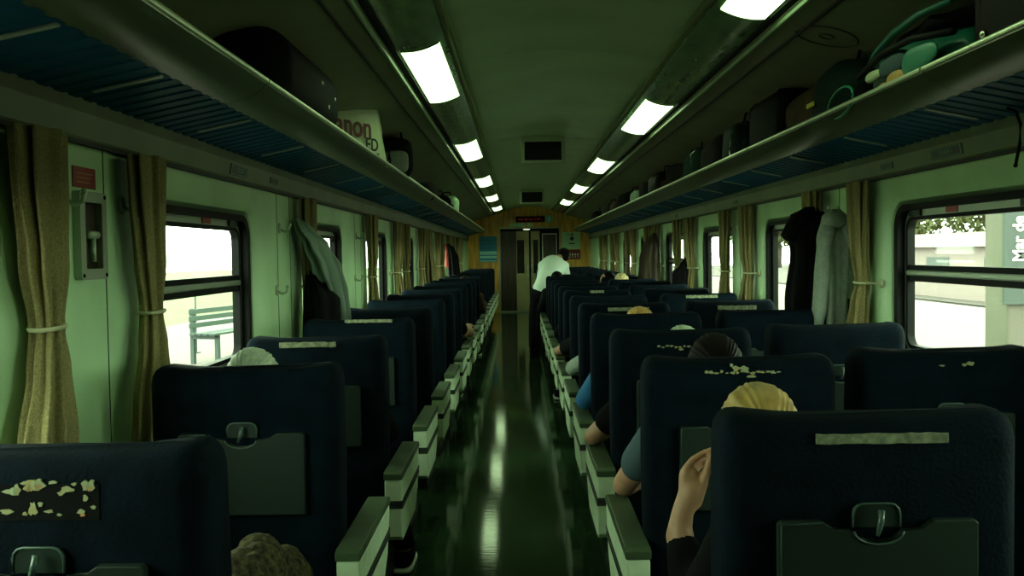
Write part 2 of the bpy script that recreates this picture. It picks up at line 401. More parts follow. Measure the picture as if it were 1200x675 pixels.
# ceiling
def arc(u): return 2.50-.16*(abs(u)/.81)**2
bm = NB()
prof_c = [(u*.54/6, arc(u*.54/6)) for u in range(-6, 7)]
ys = [YN, 1.42]+[5.12+3.7*k for k in range(0, 5)]+[YF+1.6]
for a, c in zip(ys, ys[1:]):
    prism(bm, [(CX+u, z) for u, z in prof_c]+[(CX+u, z+.02) for u, z in reversed(prof_c)], a+.003, c-.003, 'y')
struct('ceiling', bm, M['ceil'], smooth=True, angle=30)
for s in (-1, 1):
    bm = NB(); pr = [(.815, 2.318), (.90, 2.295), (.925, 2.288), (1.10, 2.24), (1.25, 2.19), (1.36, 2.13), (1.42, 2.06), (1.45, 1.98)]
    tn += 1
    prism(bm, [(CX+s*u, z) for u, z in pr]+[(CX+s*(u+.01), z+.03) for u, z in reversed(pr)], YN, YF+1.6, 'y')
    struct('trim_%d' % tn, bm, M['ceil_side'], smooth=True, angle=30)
    bm = NB(); box(bm, CX+s*.918-.003, CX+s*.918+.003, YN, YF, 2.278, 2.293); tn += 1; struct('trim_%d' % tn, bm, M['seam'])
    # rounded lip on the inside of the light strip, dark groove on its outside
    bm = NB(); box(bm, CX+s*.553-.018, CX+s*.553+.018, YN, YF, 2.405, 2.445, .004); tn += 1; struct('trim_%d' % tn, bm, M['lip'], smooth=True, angle=40)
    bm = NB(); box(bm, CX+s*.80-.014, CX+s*.80+.014, YN, YF, 2.330, 2.36); tn += 1; struct('trim_%d' % tn, bm, M['black'])
    bm = NB(); box(bm, CX+s*.828-.008, CX+s*.828+.008, YN, YF, 2.300, 2.325, .005); tn += 1; struct('trim_%d' % tn, bm, M['ceil'])
bm = NB(); pr = [(XL-.1, 2.0), (CX-1.2, 2.36), (CX-.6, 2.56), (CX, 2.64), (CX+.6, 2.56), (CX+1.2, 2.36), (XR+.1, 2.0)]
prism(bm, pr+[(a, z+.05) for a, z in reversed(pr)], YN-.05, YF+1.6, 'y'); struct('roof', bm, M['base'])  # unseen shell, added to stop sky light leaking through the ceiling gaps
# light strip: curved glossy cover, with the lamps set into it
def strip_z(u):                        # u .565 - .79
    t = (u-.565)/.225; return 2.395-.055*t-.020*math.sin(math.pi*t)
for s in (-1, 1):
    bm = NB(); us = [.565+.225*i/8 for i in range(9)]
    prism(bm, [(CX+s*u, strip_z(u)) for u in us]+[(CX+s*u, strip_z(u)+.012) for u in reversed(us)], YN, YF, 'y'); tn += 1
    struct('trim_%d' % tn, bm, M['strip'], smooth=True, angle=40)
for s, first, nm in ((-1, 5.08, 'left'), (1, 3.12, 'right')):
    c = first-3.68 if s < 0 else first
    n = 0
    while c < YF-.8:
        L = 1.45
        t = thing('ceiling_light', '%s ceiling row, %s lit rectangular lamp panel from the camera' % (nm, ORD[n]), 'ceiling light', (CX+s*.68, c, 2.35), 0, 'lamp panels in the ceiling')
        us = [.592+.178*i/8 for i in range(9)]
        bm = NB(); prism(bm, [(s*(u-.68), strip_z(u)-.007-2.35) for u in us]+[(s*(u-.68), strip_z(u)-.001-2.35) for u in reversed(us)], -L/2, L/2, 'y')
        obj('diffuser', bm, M['lamp'], t, smooth=True, angle=40)
        for e in (-1, 1):
            bm = NB(); prism(bm, [(s*(u-.68), strip_z(u)-.009-2.35) for u in us]+[(s*(u-.68), strip_z(u)-.0005-2.35) for u in reversed(us)], e*(L/2+.008)-.007, e*(L/2+.008)+.007, 'y'); obj('end_frame', bm, M['strip'], t)
        c += 3.68; n += 1

# end partition with portal, doors, signs
PX0, PX1, PZ = -.465, .99, 1.985
bm = NB()
box(bm, XL, PX0, YF, YF+.06, 0, 2.6); box(bm, PX1, XR, YF, YF+.06, 0, 2.6); box(bm, PX0, PX1, YF, YF+.06, PZ, 2.6)
struct('wall_front', bm, M['wood'])
bm = NB(); box(bm, PX0, PX0+.03, YF-.015, YF+.05, 0, PZ+.03); box(bm, PX1-.03, PX1, YF-.015, YF+.05, 0, PZ+.03); box(bm, PX0, PX1, YF-.015, YF+.05, PZ, PZ+.03)
tn += 1; struct('trim_%d' % tn, bm, M['alu'])
bm = NB(); box(bm, PX0+.03, -.06, YF+.10, YF+.16, 0, PZ); tn += 1; struct('trim_%d' % tn, bm, M['dwood'])
bm = NB(); box(bm, XL, XR, YF+1.5, YF+1.58, 0, 2.5); struct('wall_end', bm, M['dwood'])
bm = NB(); box(bm, PX0+.03, PX1-.03, YF+.0, YF+.12, 0.0, .03); tn += 1; struct('trim_%d' % tn, bm, M['alu'])
dn = 0
for x0, x1, gl in ((-.06, .255, (.02, .19)), (.275, .50, (.07, .19))):
    dn += 1
    d = bpy.data.objects.new('door_%d' % dn, None); C.objects.link(d); d['kind'] = 'structure'
    bm = NB(); y = YF+.12; g0, g1 = x0+gl[0], x0+gl[1]
    box(bm, x0, g0, y, y+.04, .03, 1.95); box(bm, g1, x1, y, y+.04, .03, 1.95)
    box(bm, g0, g1, y, y+.04, .03, .92); box(bm, g0, g1, y, y+.04, 1.72, 1.95)
    obj('leaf', bm, M['door'], d)
    bm = NB(); box(bm, g0, g1, y+.01, y+.03, .92, 1.72); obj('door_glass', bm, M['dglass'], d)
    bm = NB(); hx = x1-.04 if dn == 1 else x0+.03; tube(bm, [(hx, y-.02, .84), (hx, y-.04, .88), (hx, y-.04, 1.08), (hx, y-.02, 1.12)], .012, 8); obj('door_handle', bm, M['white'], d, smooth=True)
bm = NB(); box(bm, .245, .285, YF+.09, YF+.12, .03, PZ); tn += 1; struct('trim_%d' % tn, bm, M['black'])
bm = NB(); box(bm, .50, PX1-.03, YF+.10, YF+.16, 0, PZ); tn += 1; struct('trim_%d' % tn, bm, M['black'])
bm = NB(); box(bm, PX0+.03, PX1-.03, YF+.05, YF+.17, 1.93, PZ); tn += 1; struct('trim_%d' % tn, bm, M['black'])
d = bpy.data.objects.new('door_3', None); C.objects.link(d); d['kind'] = 'structure'
bm = NB(); box(bm, .58, .89, YF+.06, YF+.1, .1, 1.84, .004); obj('leaf', bm, M['dwood'], d)
bm = NB()
box(bm, .555, .58, YF+.05, YF+.1, .1, 1.865); box(bm, .89, .905, YF+.05, YF+.1, .1, 1.865); box(bm, .555, .905, YF+.05, YF+.1, 1.84, 1.865); obj('white_frame', bm, M['white'], d)
def flat(name, label, cat, x0, x1, z0, z1, y, m):
    t = thing(name, label, cat, ((x0+x1)/2, y, z0)); bm = NB(); w = (x1-x0)/2
    box(bm, -w, w, -.012, 0, 0, z1-z0, .002); obj('panel', bm, m, t); return t
def pz(py, px, y=YF): return P(px, py, y).z
def pxx(px, py, y=YF): return P(px, py, y).x
# blue calendar poster
x0, x1 = pxx(562, 290), pxx(582.5, 290); z1, z0 = pz(277, 572), pz(307, 572)
t = flat('poster', 'blue and pale teal poster on the wooden partition left of the doorway', 'poster', x0, x1, z0, z1, YF-.002, M['poster'])
w = (x1-x0)/2; h = z1-z0
for a, c in ((.28, .42), (.02, .06), (.14, .24)):
    bm = NB(); box(bm, -w*.97, w*.97, -.0135, -.012, h*a, h*c); obj('pale_band', bm, M['posterpale'], t)
bm = NB()
for i in range(5):
    for j in range(3): box(bm, -w*.85+i*w*.36, -w*.85+i*w*.36+w*.26, -.0135, -.012, h*(.5+j*.15), h*(.5+j*.15+.09))
obj('calendar_grid', bm, mat('poster_grid', (.03, .22, .36), .5), t)
x0, x1 = pxx(658.5, 282), pxx(680, 282); z1, z0 = pz(272, 669), pz(292, 669)
t = flat('notice', 'pale green notice with dark emblem right of the doorway', 'notice', x0, x1, z0, z1, YF-.002, M['mapsign'])
bm = NB(); h = z1-z0
ell(bm, (0.02, -.013, h*.62), (.05, .002, .05), sub=2); box(bm, -.05, .08, -.0135, -.012, h*.30, h*.36); box(bm, -.12, -.03, -.0135, -.012, h*.85, h*.88); box(bm, .0, .05, -.0135, -.012, h*.80, h*.92)
obj('emblem', bm, M['signgreen'], t)
z1, z0 = pz(292.5, 669), pz(304, 669)
t = flat('warning_sign', 'dark red sign with a row of white marks below the pale notice', 'sign', x0, x1, z0, z1, YF-.002, mat('dark_red_sign', (.16, .02, .02), .5))
bm = NB(); h = z1-z0
for i in range(5): ell(bm, (-.10+i*.065, -.013, h*.5), (.022, .002, .03), sub=1); box(bm, -.11+i*.065, -.09+i*.065, -.0135, -.012, h*.2, h*.3)
obj('white_marks', bm, M['white'], t)
x0, x1 = pxx(604.5, 257), pxx(638, 257); z1, z0 = pz(253.5, 620), pz(260.5, 620)
t = flat('led_display', 'black information display with dim red characters above the doorway', 'display', x0, x1, z0, z1, YF-.03, M['black'])
bm = NB(); h = z1-z0; R.seed(3)
for i in range(22):
    if R.random() < .8: box(bm, -.28+i*.026, -.28+i*.026+.014, -.0135, -.012, h*.3, h*(.5+.25*R.random()))
obj('led_characters', bm, M['led'], t)
x0, x1 = pxx(640, 257), pxx(647, 257); z1, z0 = pz(252.5, 643), pz(260.5, 643)
t = flat('square_sign', 'small teal square sign beside the display above the doorway', 'sign', x0, x1, z0, z1, YF-.002, M['tealsign'])
bm = NB(); ell(bm, (0, -.013, .11), (.02, .002, .02), sub=2); box(bm, -.025, .025, -.0135, -.012, .03, .085); obj('white_symbol', bm, M['white'], t)
for a, c, lab in ((597, 616, 'long pale green plate above the doorway'), (618, 623, 'short pale plate above the doorway beside the long one')):
    flat('name_plate', lab, 'plate', pxx(a, 263), pxx(c, 263), pz(265.5, 610), pz(261.5, 610), YF-.002, M['mapsign'])
t = thing('door_lamp', 'small round lit lamp over the end doorway', 'lamp', (P(617, 268, YF).x, YF-.04, P(617, 269, YF).z)); bm = NB(); ell(bm, (0, 0, 0), (.09, .04, .018), sub=2); obj('diffuser', bm, mat('door_lamp_glow', (.9, .9, .7), .4, emit=(.9, 1, .7), estr=.8), t)
bm = NB(); box(bm, -.09, .09, 0, .04, .012, .02); obj('housing', bm, M['alu'], t)

# ================================================================== RACKS
def fascia_pts():
    p0, p1, p2 = (1.012, 1.945), (1.050, 1.884), (1.158, 1.880)
    pts = []
    for i in range(11):
        t = i/10; pts.append(tuple((1-t)**2*p0[k]+2*t*(1-t)*p1[k]+t*t*p2[k] for k in (0, 1)))
    return pts
for side, s in (('left', -1), ('right', 1)):
    t = thing('luggage_rack', 'long %s overhead luggage rack with blue slatted underside' % side, 'luggage rack', (CX, 0, 0), 0, 'overhead luggage racks')
    fp = fascia_pts(); seg = [YN, .75, 2.93, 5.15, 7.37, 9.59, 11.81, 14.03, 16.25, 18.47, 21.4]
    for a, c in zip(seg, seg[1:]):
        bm = NB(); poly = [(s*u, z) for u, z in fp]+[(s*(u+.012), z+.012) for u, z in reversed(fp)]
        prism(bm, poly, a+.002, c-.002, 'y'); obj('fascia', bm, M['fascia'], t, smooth=True, angle=40)
        bm = NB(); tube(bm, [(s*1.016, a+.006, 1.948), (s*1.016, c-.006, 1.948)], .0105, 10); obj('edge_rail', bm, M['rail'], t, smooth=True, angle=40)
    bm = NB(); y = YN; sp = .082; top = []; 
    n = int((21.4-YN)/sp)
    prof = []
    for i in range(n):
        y = YN+i*sp
        prof += [(y, 0), (y+sp*.55, 0), (y+sp*.62, .005), (y+sp*.92, .005)]
    VA = []
    for (yy, dz) in prof:
        VA.append([bm.verts.new((s*u, yy, z+dz)) for u, z in ((1.150, 1.880), (1.405, 1.828))]+[bm.verts.new((s*u, yy, z)) for u, z in ((1.405, 1.852), (1.150, 1.905))])
    for A, B in zip(VA, VA[1:]):
        for k in range(4): bm.faces.new((A[k], A[(k+1) % 4], B[(k+1) % 4], B[k]))
    bm.faces.new(VA[0]); bm.faces.new(VA[-1])
    obj('slatted_shelf', bm, M['slat'], t)
    yy = 1.9
    while yy < 21:
        bm = NB(); prism(bm, [(s*1.16, 1.872), (s*1.34, 1.835), (s*1.34, 1.839), (s*1.16, 1.877)], yy-.009, yy+.009, 'y'); obj('crossbar', bm, M['bar'], t)
        yy += .55 if int(yy*10) % 2 else .8
    bm = NB(); prism(bm, [(s*1.016, 1.945), (s*1.06, 1.885), (s*1.158, 1.875), (s*1.41, 1.82), (s*1.41, 1.86), (s*1.10, 1.92)], 21.4, 21.43, 'y'); obj('end_cap', bm, M['fascia'], t)
# seat number / direction signs on the coves, small plates
def cove_sign(name, label, cat, side, y, w, hgt, m, txt=None):
    s = -1 if side == 'left' else 1
    a, c = Vector((CX+s*1.425, 0, 1.735)), Vector((CX+s*1.415, 0, 1.80))
    up = (c-a).normalized(); right = Vector((0, -1, 0)) if s > 0 else Vector((0, 1, 0))
    o = (a+c)/2; o.y = y; n = right.cross(up)
    t = thing(name, label, cat, o)
    mt = frame_mtx((0, 0, 0), right, up)
    bm = NB(); box(bm, -w/2, w/2, -hgt/2, hgt/2, 0.0, .004, .0015, mtx=mt); obj('plate', bm, m, t)
    bm = NB()
    for q in ((-w*.46, -w*.44, -hgt*.4, hgt*.4), (w*.44, w*.46, -hgt*.4, hgt*.4), (-w*.46, w*.46, -hgt*.42, -hgt*.38), (-w*.46, w*.46, hgt*.38, hgt*.42)): box(bm, *q, .004, .0046, mtx=mt)
    obj('border', bm, M['signtext'], t)
    if txt: text('lettering', txt, hgt*.62, M['signtext'], t, mt @ Matrix.Translation((0, 0, .0045)), .0004)
cove_sign('exit_sign', 'dark green SALIDA sign on the right cove panel above the nearest window', 'sign', 'right', 3.66, .27, .042, M['signgreen'], 'SALIDA >')
cove_sign('number_sign', 'small dark plate on the left cove panel above the nearest window', 'sign', 'left', 3.98, .24, .046, M['signgreen'], '< SALIDA')
for y, side, lab in ((7.2, 'right', 'small dark plate on the right cove above the second window'), (4.25, 'right', 'tiny dark mark plate left of the SALIDA sign'), (4.55, 'left', 'tiny dark plate beyond the left SALIDA sign'), (9.9, 'right', 'tiny dark plate far along the right cove')):
    cove_sign('number_plate', lab, 'plate', side, y, .14, .03, M['signgreen'])
# round speaker in the right sloping ceiling
t = thing('ceiling_speaker', 'faint round speaker ring in the right sloping ceiling panel', 'speaker', (CX+1.02, 3.85, 2.262))
rot = Matrix.Rotation(math.radians(15.5), 3, 'Y')
for r, dz, nm in ((.125, 0, 'outer_ring'), (.03, 0, 'centre_ring')):
    bm = NB(); tube(bm, [rot @ Vector((r*math.cos(a), r*math.sin(a), -.002)) for a in [2*math.pi*i/48 for i in range(48)]], .004, 6, True); obj(nm, bm, M['fascia'], t, smooth=True)
# TV screens hanging from the ceiling
for y, lab in ((8.8, 'larger nearer dark television screen hanging from the ceiling'), (16.0, 'smaller farther dark television screen hanging from the ceiling')):
    t = thing('television', lab, 'television', (CX, y, 2.24), 0, 'screens hanging from the ceiling')
    bm = NB(); prism(bm, [(.0, 0), (.02, -.005), (.16, .19), (.16, .255), (0, .255)], -.205, .205, 'x'); obj('housing', bm, M['tvframe'], t)
    bm = NB(); box(bm, -.198, .198, -.006, 0, .008, .215, .004); obj('bezel', bm, M['tvframe'], t)
    bm = NB(); box(bm, -.172, .172, -.008, -.006, .026, .198); obj('screen', bm, M['screen'], t)

# ================================================================== SEATS
H = 1.115; SW = .538
def seat_parts(kind):
    """kind L (aisle on right), A (aisle on left), B (window side)"""
    root = bpy.data.objects.new('train_seat', None); C.objects.link(root)
    w = SW/2
    # backrest: loft of rounded sections, wings slightly forward, a slight rise at the corners
    bm = NB(); rings = []
    zs = [(.38, .02), (.40, .0), (.6, 0), (.8, 0), (1.0, 0), (1.045, 0), (1.068, .004), (1.084, .012), (1.093, .024), (1.096, .040)]
    for z, ins in zs:
        d = .165-.035*(z-.4)/.7; ring_ = []
        pts = []
        r = .045
        for cxx, cyy, a0 in ((w-r, d-r, 0), (-w+r, d-r, 90), (-w+r, r, 180), (w-r, r, 270)):
            for i in range(6):
                a = math.radians(a0+90*i/5); pts.append((cxx+r*math.cos(a), cyy+r*math.sin(a)))
        cyc = d/2
        # extra points along the long edges for the corner rise
        full = []
        for i in range(len(pts)):
            a, c = pts[i], pts[(i+1) % len(pts)]; full.append(a)
            if abs(a[0]-c[0]) > .3:
                for k in range(1, 10): full.append((a[0]+(c[0]-a[0])*k/10, a[1]))
        for a, c in full:
            sx = 1-ins/w; sy = 1-ins/(d/2)
            u = abs(a)/w
            zz = z+(.006*u**6-.004*(1-u**2) if z > 1.0 else 0)
            yy = cyc+(c-cyc)*sy+(.03*(u**3) if c > cyc and z > .75 else 0)
            ring_.append(bm.verts.new((a*sx, yy, zz)))
        rings.append(ring_)
    for A, B in zip(rings, rings[1:]):
        for k in range(len(A)): bm.faces.new((A[k], A[(k+1) % len(A)], B[(k+1) % len(A)], B[k]))
    bm.faces.new(rings[0]); bm.faces.new(rings[-1])
    obj('backrest', bm, M['fabric'], root, smooth=True, angle=50)
    bm = NB(); box(bm, -w+.01, w-.01, .13, .60, .30, .455, .035, 4); obj('seat_cushion', bm, M['fabric'], root, smooth=True, angle=50)
    bm = NB(); box(bm, -w+.05, w-.05, .10, .52, .0, .10, .01); box(bm, -w+.09, w-.09, .16, .46, .08, .31, .01); obj('pedestal', bm, M['base'], root)
    # tray
    TW = .178
    outl = [(-TW, .68), (TW, .68), (TW, .908), (TW-.006, .914), (.100, .914), (.080, .896), (.046, .896)]
    for i in range(1, 8):
        a = math.pi*i/8; outl.append((.044*math.cos(a), .896-.024*math.sin(a)))
    outl += [(-.046, .896), (-.080, .896), (-.100, .914), (-TW+.006, .914), (-TW, .908)]
    bm = NB(); prism(bm, outl, -.020, -.001, 'y', .0025); tray = obj('tray_table', bm, M['tray'], root)
    bm = NB(); tube(bm, [(.044*math.cos(math.pi*i/10), -.021, .896-.024*math.sin(math.pi*i/10)) for i in range(11)], .002, 6); obj('finger_rim', bm, M['latch'], tray, smooth=True)
    bm = NB(); tube(bm, [(-TW+.004, -.021, .69), (-TW+.004, -.021, .908), (-.100, -.021, .912)], .0016, 5); obj('tray_edge', bm, M['latch'], tray)
    bm = NB(); pl = [(-.042, .900), (.042, .900)]+[(.042-.018+.018*math.cos(a), .924+.018*math.sin(a)) for a in [math.radians(x) for x in (0, 30, 60, 90)]]+[(-.042+.018+.018*math.cos(a), .924+.018*math.sin(a)) for a in [math.radians(x) for x in (90, 120, 150, 180)]]
    prism(bm, pl, -.008, -.0005, 'y'); la = obj('latch_plate', bm, M['tray'], root)
    bm = NB(); tube(bm, [(a, -.009, c) for a, c in pl[1:]+pl[:1]], .0022, 6); obj('latch_rim', bm, M['latch'], la, smooth=True)
    bm = NB(); tube(bm, [(.004, -.022, .934), (.002, -.026, .915), (-.006, -.030, .890)], [.006, .006, .003], 8); obj('turn_button', bm, M['latch'], la, smooth=True)
    # armrests
    def arm(sx):
        x0 = w+.001; x1 = w+.066
        a, c = (x0, x1) if sx > 0 else (-x1, -x0)
        prof = [(-.07, .560), (-.07, .345), (-.045, .325), (.36, .325), (.47, .40), (.535, .53), (.53, .560)]
        bm = NB(); prism(bm, prof, a, c, 'x', .006); ar = obj('armrest', bm, M['arm'], root)
        prof = [(-.073, .562), (-.073, .583), (-.060, .592), (.50, .594), (.53, .585), (.541, .565), (.538, .562)]
        bm = NB(); prism(bm, prof, a-.003, c+.003, 'x', .004); obj('arm_pad', bm, M['pad'], ar)
        bm = NB(); prism(bm, [(-.0725, .452), (-.0725, .462), (.5205, .462), (.5135, .452)], a-.0025, c+.0025, 'x'); prism(bm, [(-.0725, .474), (-.0725, .482), (.525, .482), (.522, .474)], a-.0025, c+.0025, 'x'); obj('dark_stripe', bm, M['seam'], ar)
        bm = NB(); prism(bm, [(-.0715, .462), (-.0715, .474), (.521, .474), (.519, .462)], a-.0012, c+.0012, 'x'); obj('grey_stripe', bm, M['tray'], ar)
    if kind in 'LA': arm(1); arm(-1)
    else: arm(1)
    return root
protos = {k: seat_parts(k) for k in 'LAB'}
used = set()
COL = {'L': -.788, 'A': .616, 'B': 1.262}
WORD = {'L': 'navy left-column seat', 'A': 'navy right aisle seat', 'B': 'navy right window seat'}
seats = {}
dyrow = {('L', 0): -.17, ('L', 1): .0, ('L', 2): -.02, ('A', 1): -.03, ('A', 2): -.03}
tilt = {('L', 0): (1.5, -1.2)}
EXTRA = {('L', 0): ', with torn flowery patch on its back', ('L', 1): ', plain with its tray folded up', ('L', 2): ', with pale strip patch', ('L', 3): ', with pale strip near its top',
         ('A', 0): ', with pale strip above the tray latch', ('A', 1): ', with torn wreath of label scraps', ('A', 2): ', with small torn scraps', ('A', 4): ', with narrow pale strip',
         ('B', 1): ', with two yellowish scraps', ('B', 4): ', with pale strip patch', ('B', 5): ', with thin pale strip', ('A', 6): ', with tiny pale strip'}
for col in 'LAB':
    for k in range(20):
        y = 1.68+.95*k+dyrow.get((col, k), 0)+(.12 if col == 'B' else 0)
        if y > 20.6: break
        if col == 'B' and k == 0: continue
        r = protos[col] if col not in used else copy_tree(protos[col])
        used.add(col); r.name = 'train_seat'
        r.location = (COL[col]+(.018 if (col, k) == ('A', 0) else 0), y, 0)
        jit = R.uniform(-.006, .006)
        a, zrot = tilt.get((col, k), (R.uniform(-.5, .7) if k > 1 else 0, 0))
        r.rotation_euler = (0, 0, math.radians(zrot))
        if k > 1: r.location.z = 0
        tag(r, WORD[col]+', %s row from the camera' % ORD[k]+EXTRA.get((col, k), ''), 'seat', 'train seats')
        seats[(col, k)] = r
        if (col, k) == ('L', 0): r.scale.z = .992
def strip_patch(key, x0, x1, z0, z1):
    bm = NB(); n = 14; top = [(x1+(x0-x1)*i/n, z1+R.uniform(-.0012, .0012)) for i in range(n+1)]; bot = [(x0+(x1-x0)*i/n, z0+R.uniform(-.0012, .0012)) for i in range(n+1)]
    prism(bm, bot+top, -.0022, .002, 'y'); tag(obj('cloth_patch', bm, M['patch'], seats[key]), 'pale sewn strip')
strip_patch(('A', 0), -.105, .132, 1.049, 1.067)
strip_patch(('L', 2), -.13, .085, 1.063, 1.083)
strip_patch(('L', 3), -.06, .17, 1.085, 1.100)
strip_patch(('A', 4), -.10, .14, 1.055, 1.075)
strip_patch(('A', 6), -.06, .05, 1.08, 1.10)
strip_patch(('B', 4), -.08, .15, 1.045, 1.070)
strip_patch(('B', 5), -.10, .12, 1.070, 1.09)
def scraps(key, pts, m='fleck'):
    bm = NB()
    for x, z, rx, rz in pts:
        n = 12; ph = R.random()*6
        poly = [(x+rx*(1+.3*math.sin(3*2*math.pi*i/n+ph)+R.uniform(-.2, .2))*math.cos(2*math.pi*i/n), z+rz*(1+R.uniform(-.3, .3))*math.sin(2*math.pi*i/n)) for i in range(n)]
        prism(bm, poly, -.003, .001, 'y')
    tag(obj('torn_label', bm, M[m], seats[key]), 'torn scraps of an old label')
bm = NB(); box(bm, -.27, .10, -.0016, .001, .985, 1.045); tag(obj('label_band', bm, M['blackcloth'], seats[('L', 0)]), 'dark printed band under the scraps')
# scraps given as (pixel x, pixel y, half sizes px) on the seat's back
def px_scraps(key, lst, m='fleck'):
    s = seats[key]; out = []
    for a, c, rx, rz in lst:
        p = P(a, c, s.location.y); k = s.location.y/F_PX
        out.append((p.x-s.location.x, p.z, rx*k, rz*k))
    scraps(key, out, m)
px_scraps(('L', 0), [(40, 563, 12, 7), (15, 570, 10, 4), (79, 567, 8, 4), (101, 563, 4, 6), (108, 562, 5, 6), (62, 559, 5, 2), (8, 594, 8, 3), (39, 590, 5, 8), (58, 593, 5, 2), (101, 577, 3, 5), (96, 593, 5, 3), (111, 588, 3, 2.5), (20, 568, 4, 6), (33, 566, 5, 4), (46, 558, 4, 3), (28, 560, 3, 2), (88, 561, 3, 1.5), (72, 572, 4, 2), (70, 597, 3, 1.5), (48, 585, 3, 3), (30, 596, 3, 2)])
px_scraps(('L', 0), [(45, 564, 5, 3.5), (106, 565, 3, 3.5), (98, 597, 3, 2), (36, 567, 3, 2.5)], 'flower')
px_scraps(('A', 1), [(828+i*6+R.uniform(-1, 1), 436+R.uniform(-1.5, 1.5), R.uniform(1.5, 3), R.uniform(.8, 1.8)) for i in range(15)]+[(862, 432, 4, 3), (872, 433, 5, 4), (880, 441, 5, 1.5), (857, 428, 1.5, 2)])
px_scraps(('A', 2), [(772+i*5, 406+R.uniform(-1, 1), R.uniform(1.5, 2.5), 1.2) for i in range(8)]+[(798, 409, 3, 1.5)])
px_scraps(('B', 1), [(1137, 426, 4, 2.5), (1130, 427.5, 2.5, 1.5), (1104, 428.5, 3, 1)])

# ================================================================== CURTAINS, HOOKS, WALL FITTINGS
def curtain(side, y, label, s2=1, tied=True, spread=1.0, seed=0, big=False):
    X, s = (XL, 1) if side == 'left' else (XR, -1)     # s points into the coach
    t = thing('curtain', label, 'curtain', (X+s*.065, y, .75), 0, 'curtains beside the windows')
    dz = -.75
    if tied:
        secs = [(1.715+dz, 0, 0, .040, .095*spread), (1.60+dz, 0, 0, .038, .088*spread), (1.40+dz, .0, .01*s2, .036, .068*spread), (1.235+dz, -.01*s, .03*s2, .030, .036), (1.14+dz, 0, .015*s2, .034, .055), (.95+dz, .01*s, -.02*s2, .042, .085), (0, .01*s, -.035*s2, .048, .105)]
    else:
        secs = [(1.715+dz, 0, 0, .045, .12), (1.5+dz, 0, .03, .05, .17), (1.2+dz, .02*s, .06, .06, .26), (.9+dz, .04*s, .08, .07, .34), (0, .05*s, .1, .075, .38)]
    bm = NB(); drape(bm, secs, 8, .20, seed); obj('cloth', bm, M['curtain'], t, smooth=True)
    if tied:
        bm = NB(); cy = .03*s2
        tube(bm, [(-.01*s+.038*math.cos(a), cy+.047*math.sin(a), 1.237+dz+.004*math.sin(a)) for a in [2*math.pi*i/24 for i in range(24)]], .0065, 6, True)
        tube(bm, [(-.01*s, cy+.055*s2, 1.237+dz), (-.04*s, cy+.10*s2, 1.235+dz), (-.062*s, cy+.115*s2, 1.235+dz)], .006, 6)
        ell(bm, (-.056*s, cy+.115*s2, 1.235+dz), (.010, .022, .022), sub=2)
        obj('tieback', bm, M['tie'], t, smooth=True)
    return t
sd = 0
for side in ('left', 'right'):
    for i, fe in enumerate(FE):
        k = i-1
        for near in (True, False):
            if side == 'left' and not near and k in (0, 1): continue
            if side == 'right' and k == -1: continue
            if near and k == -1: continue
            y = fe-WW-(.06 if side == 'right' else .15) if near else fe+.21
            if side == 'right' and near and k == 0: y = 2.80
            if k >= 7 and not near: continue
            sd += 1
            if k == -1: lab = 'olive curtain on the left wall nearest the camera, before the hammer case'
            else: lab = 'olive beige curtain on the %s wall, %s side of the %s window' % (side, 'near' if near else 'far', ORD[k])
            tied = not (side == 'left' and k == 4 and near)
            curtain(side, y-(.04 if k == -1 else 0), lab+('' if tied else ', hanging loose'), 1 if near or k == -1 else -1, tied, 1.0 if k < 3 else 1.15, sd*1.7)
def hook(side, y, z, label, big=True):
    X, s = (XL, 1) if side == 'left' else (XR, -1)
    t = thing('coat_hook', label, 'coat hook', (X, y, z), 0, 'coat hooks on the walls')
    bm = NB(); prism(bm, [(.018*math.cos(2*math.pi*i/20), .026*math.sin(2*math.pi*i/20)) for i in range(20)], 0, s*.008, 'x'); obj('back_plate', bm, M['hook'], t)
    bm = NB(); tube(bm, [(s*.006, 0, -.005), (s*.03, -.004, -.018), (s*.052, -.008, -.010), (s*.06, -.01, .014)], [.007, .006, .006, .007], 8); ell(bm, (s*.06, -.01, .018), (.009,)*3, sub=2); obj('hook_arm', bm, M['hook'], t, smooth=True)
hook('left', 2.86, 1.565, 'coat hook on the left wall right of the hammer case')
hook('left', 2.50, 1.565, 'coat hook on the left wall left of the hammer case')
hook('left', 4.74, 1.545, 'upper coat hook on the left wall beyond the nearest window')
hook('left', 4.66, 1.235, 'lower hook on the left wall beyond the nearest window')
hook('left', 6.98, 1.545, 'upper coat hook on the left wall beyond the second window')
hook('left', 6.90, 1.235, 'lower hook on the left wall beyond the second window')
hook('right', 7.05, 1.56, 'coat hook on the right wall beyond the second window')
hook('right', 4.98, 1.60, 'coat hook on the right wall holding the grey hoodie')
# hammer case
t = thing('hammer_case', 'grey framed emergency hammer case with glass on the left wall', 'hammer case', (XL, 2.625, 1.345))
bm = NB(); ring(bm, rrect(-.082, .082, 0, .245, .010), rrect(-.052, .052, .030, .215, .006), 0, .022); obj('case_frame', bm, M['alu'], t)
bm = NB(); box(bm, 0.001, .004, -.053, .053, .03, .215); obj('case_back', bm, mat('case_dark_red', (.06, .02, .012), .5), t)
bm = NB(); tube(bm, [(.012, .01, .05), (.012, .01, .12)], .009, 8); tube(bm, [(.012, -.022, .125), (.012, .035, .125)], .012, 8); obj('hammer', bm, M['hook'], t, smooth=True)
bm = NB(); box(bm, .018, .020, -.053, .053, .03, .215); obj('case_glass', bm, M['glass'], t)
bm = NB()
for a in (-.07, .07):
    for c in (.012, .233): bm = NB(); ell(bm, (.023, a, c), (.003, .006, .006), sub=2); obj('screw', bm, M['black'], t)
t = thing('red_sign', 'small red instruction sign above the hammer case', 'sign', (XL, 2.615, 1.60))
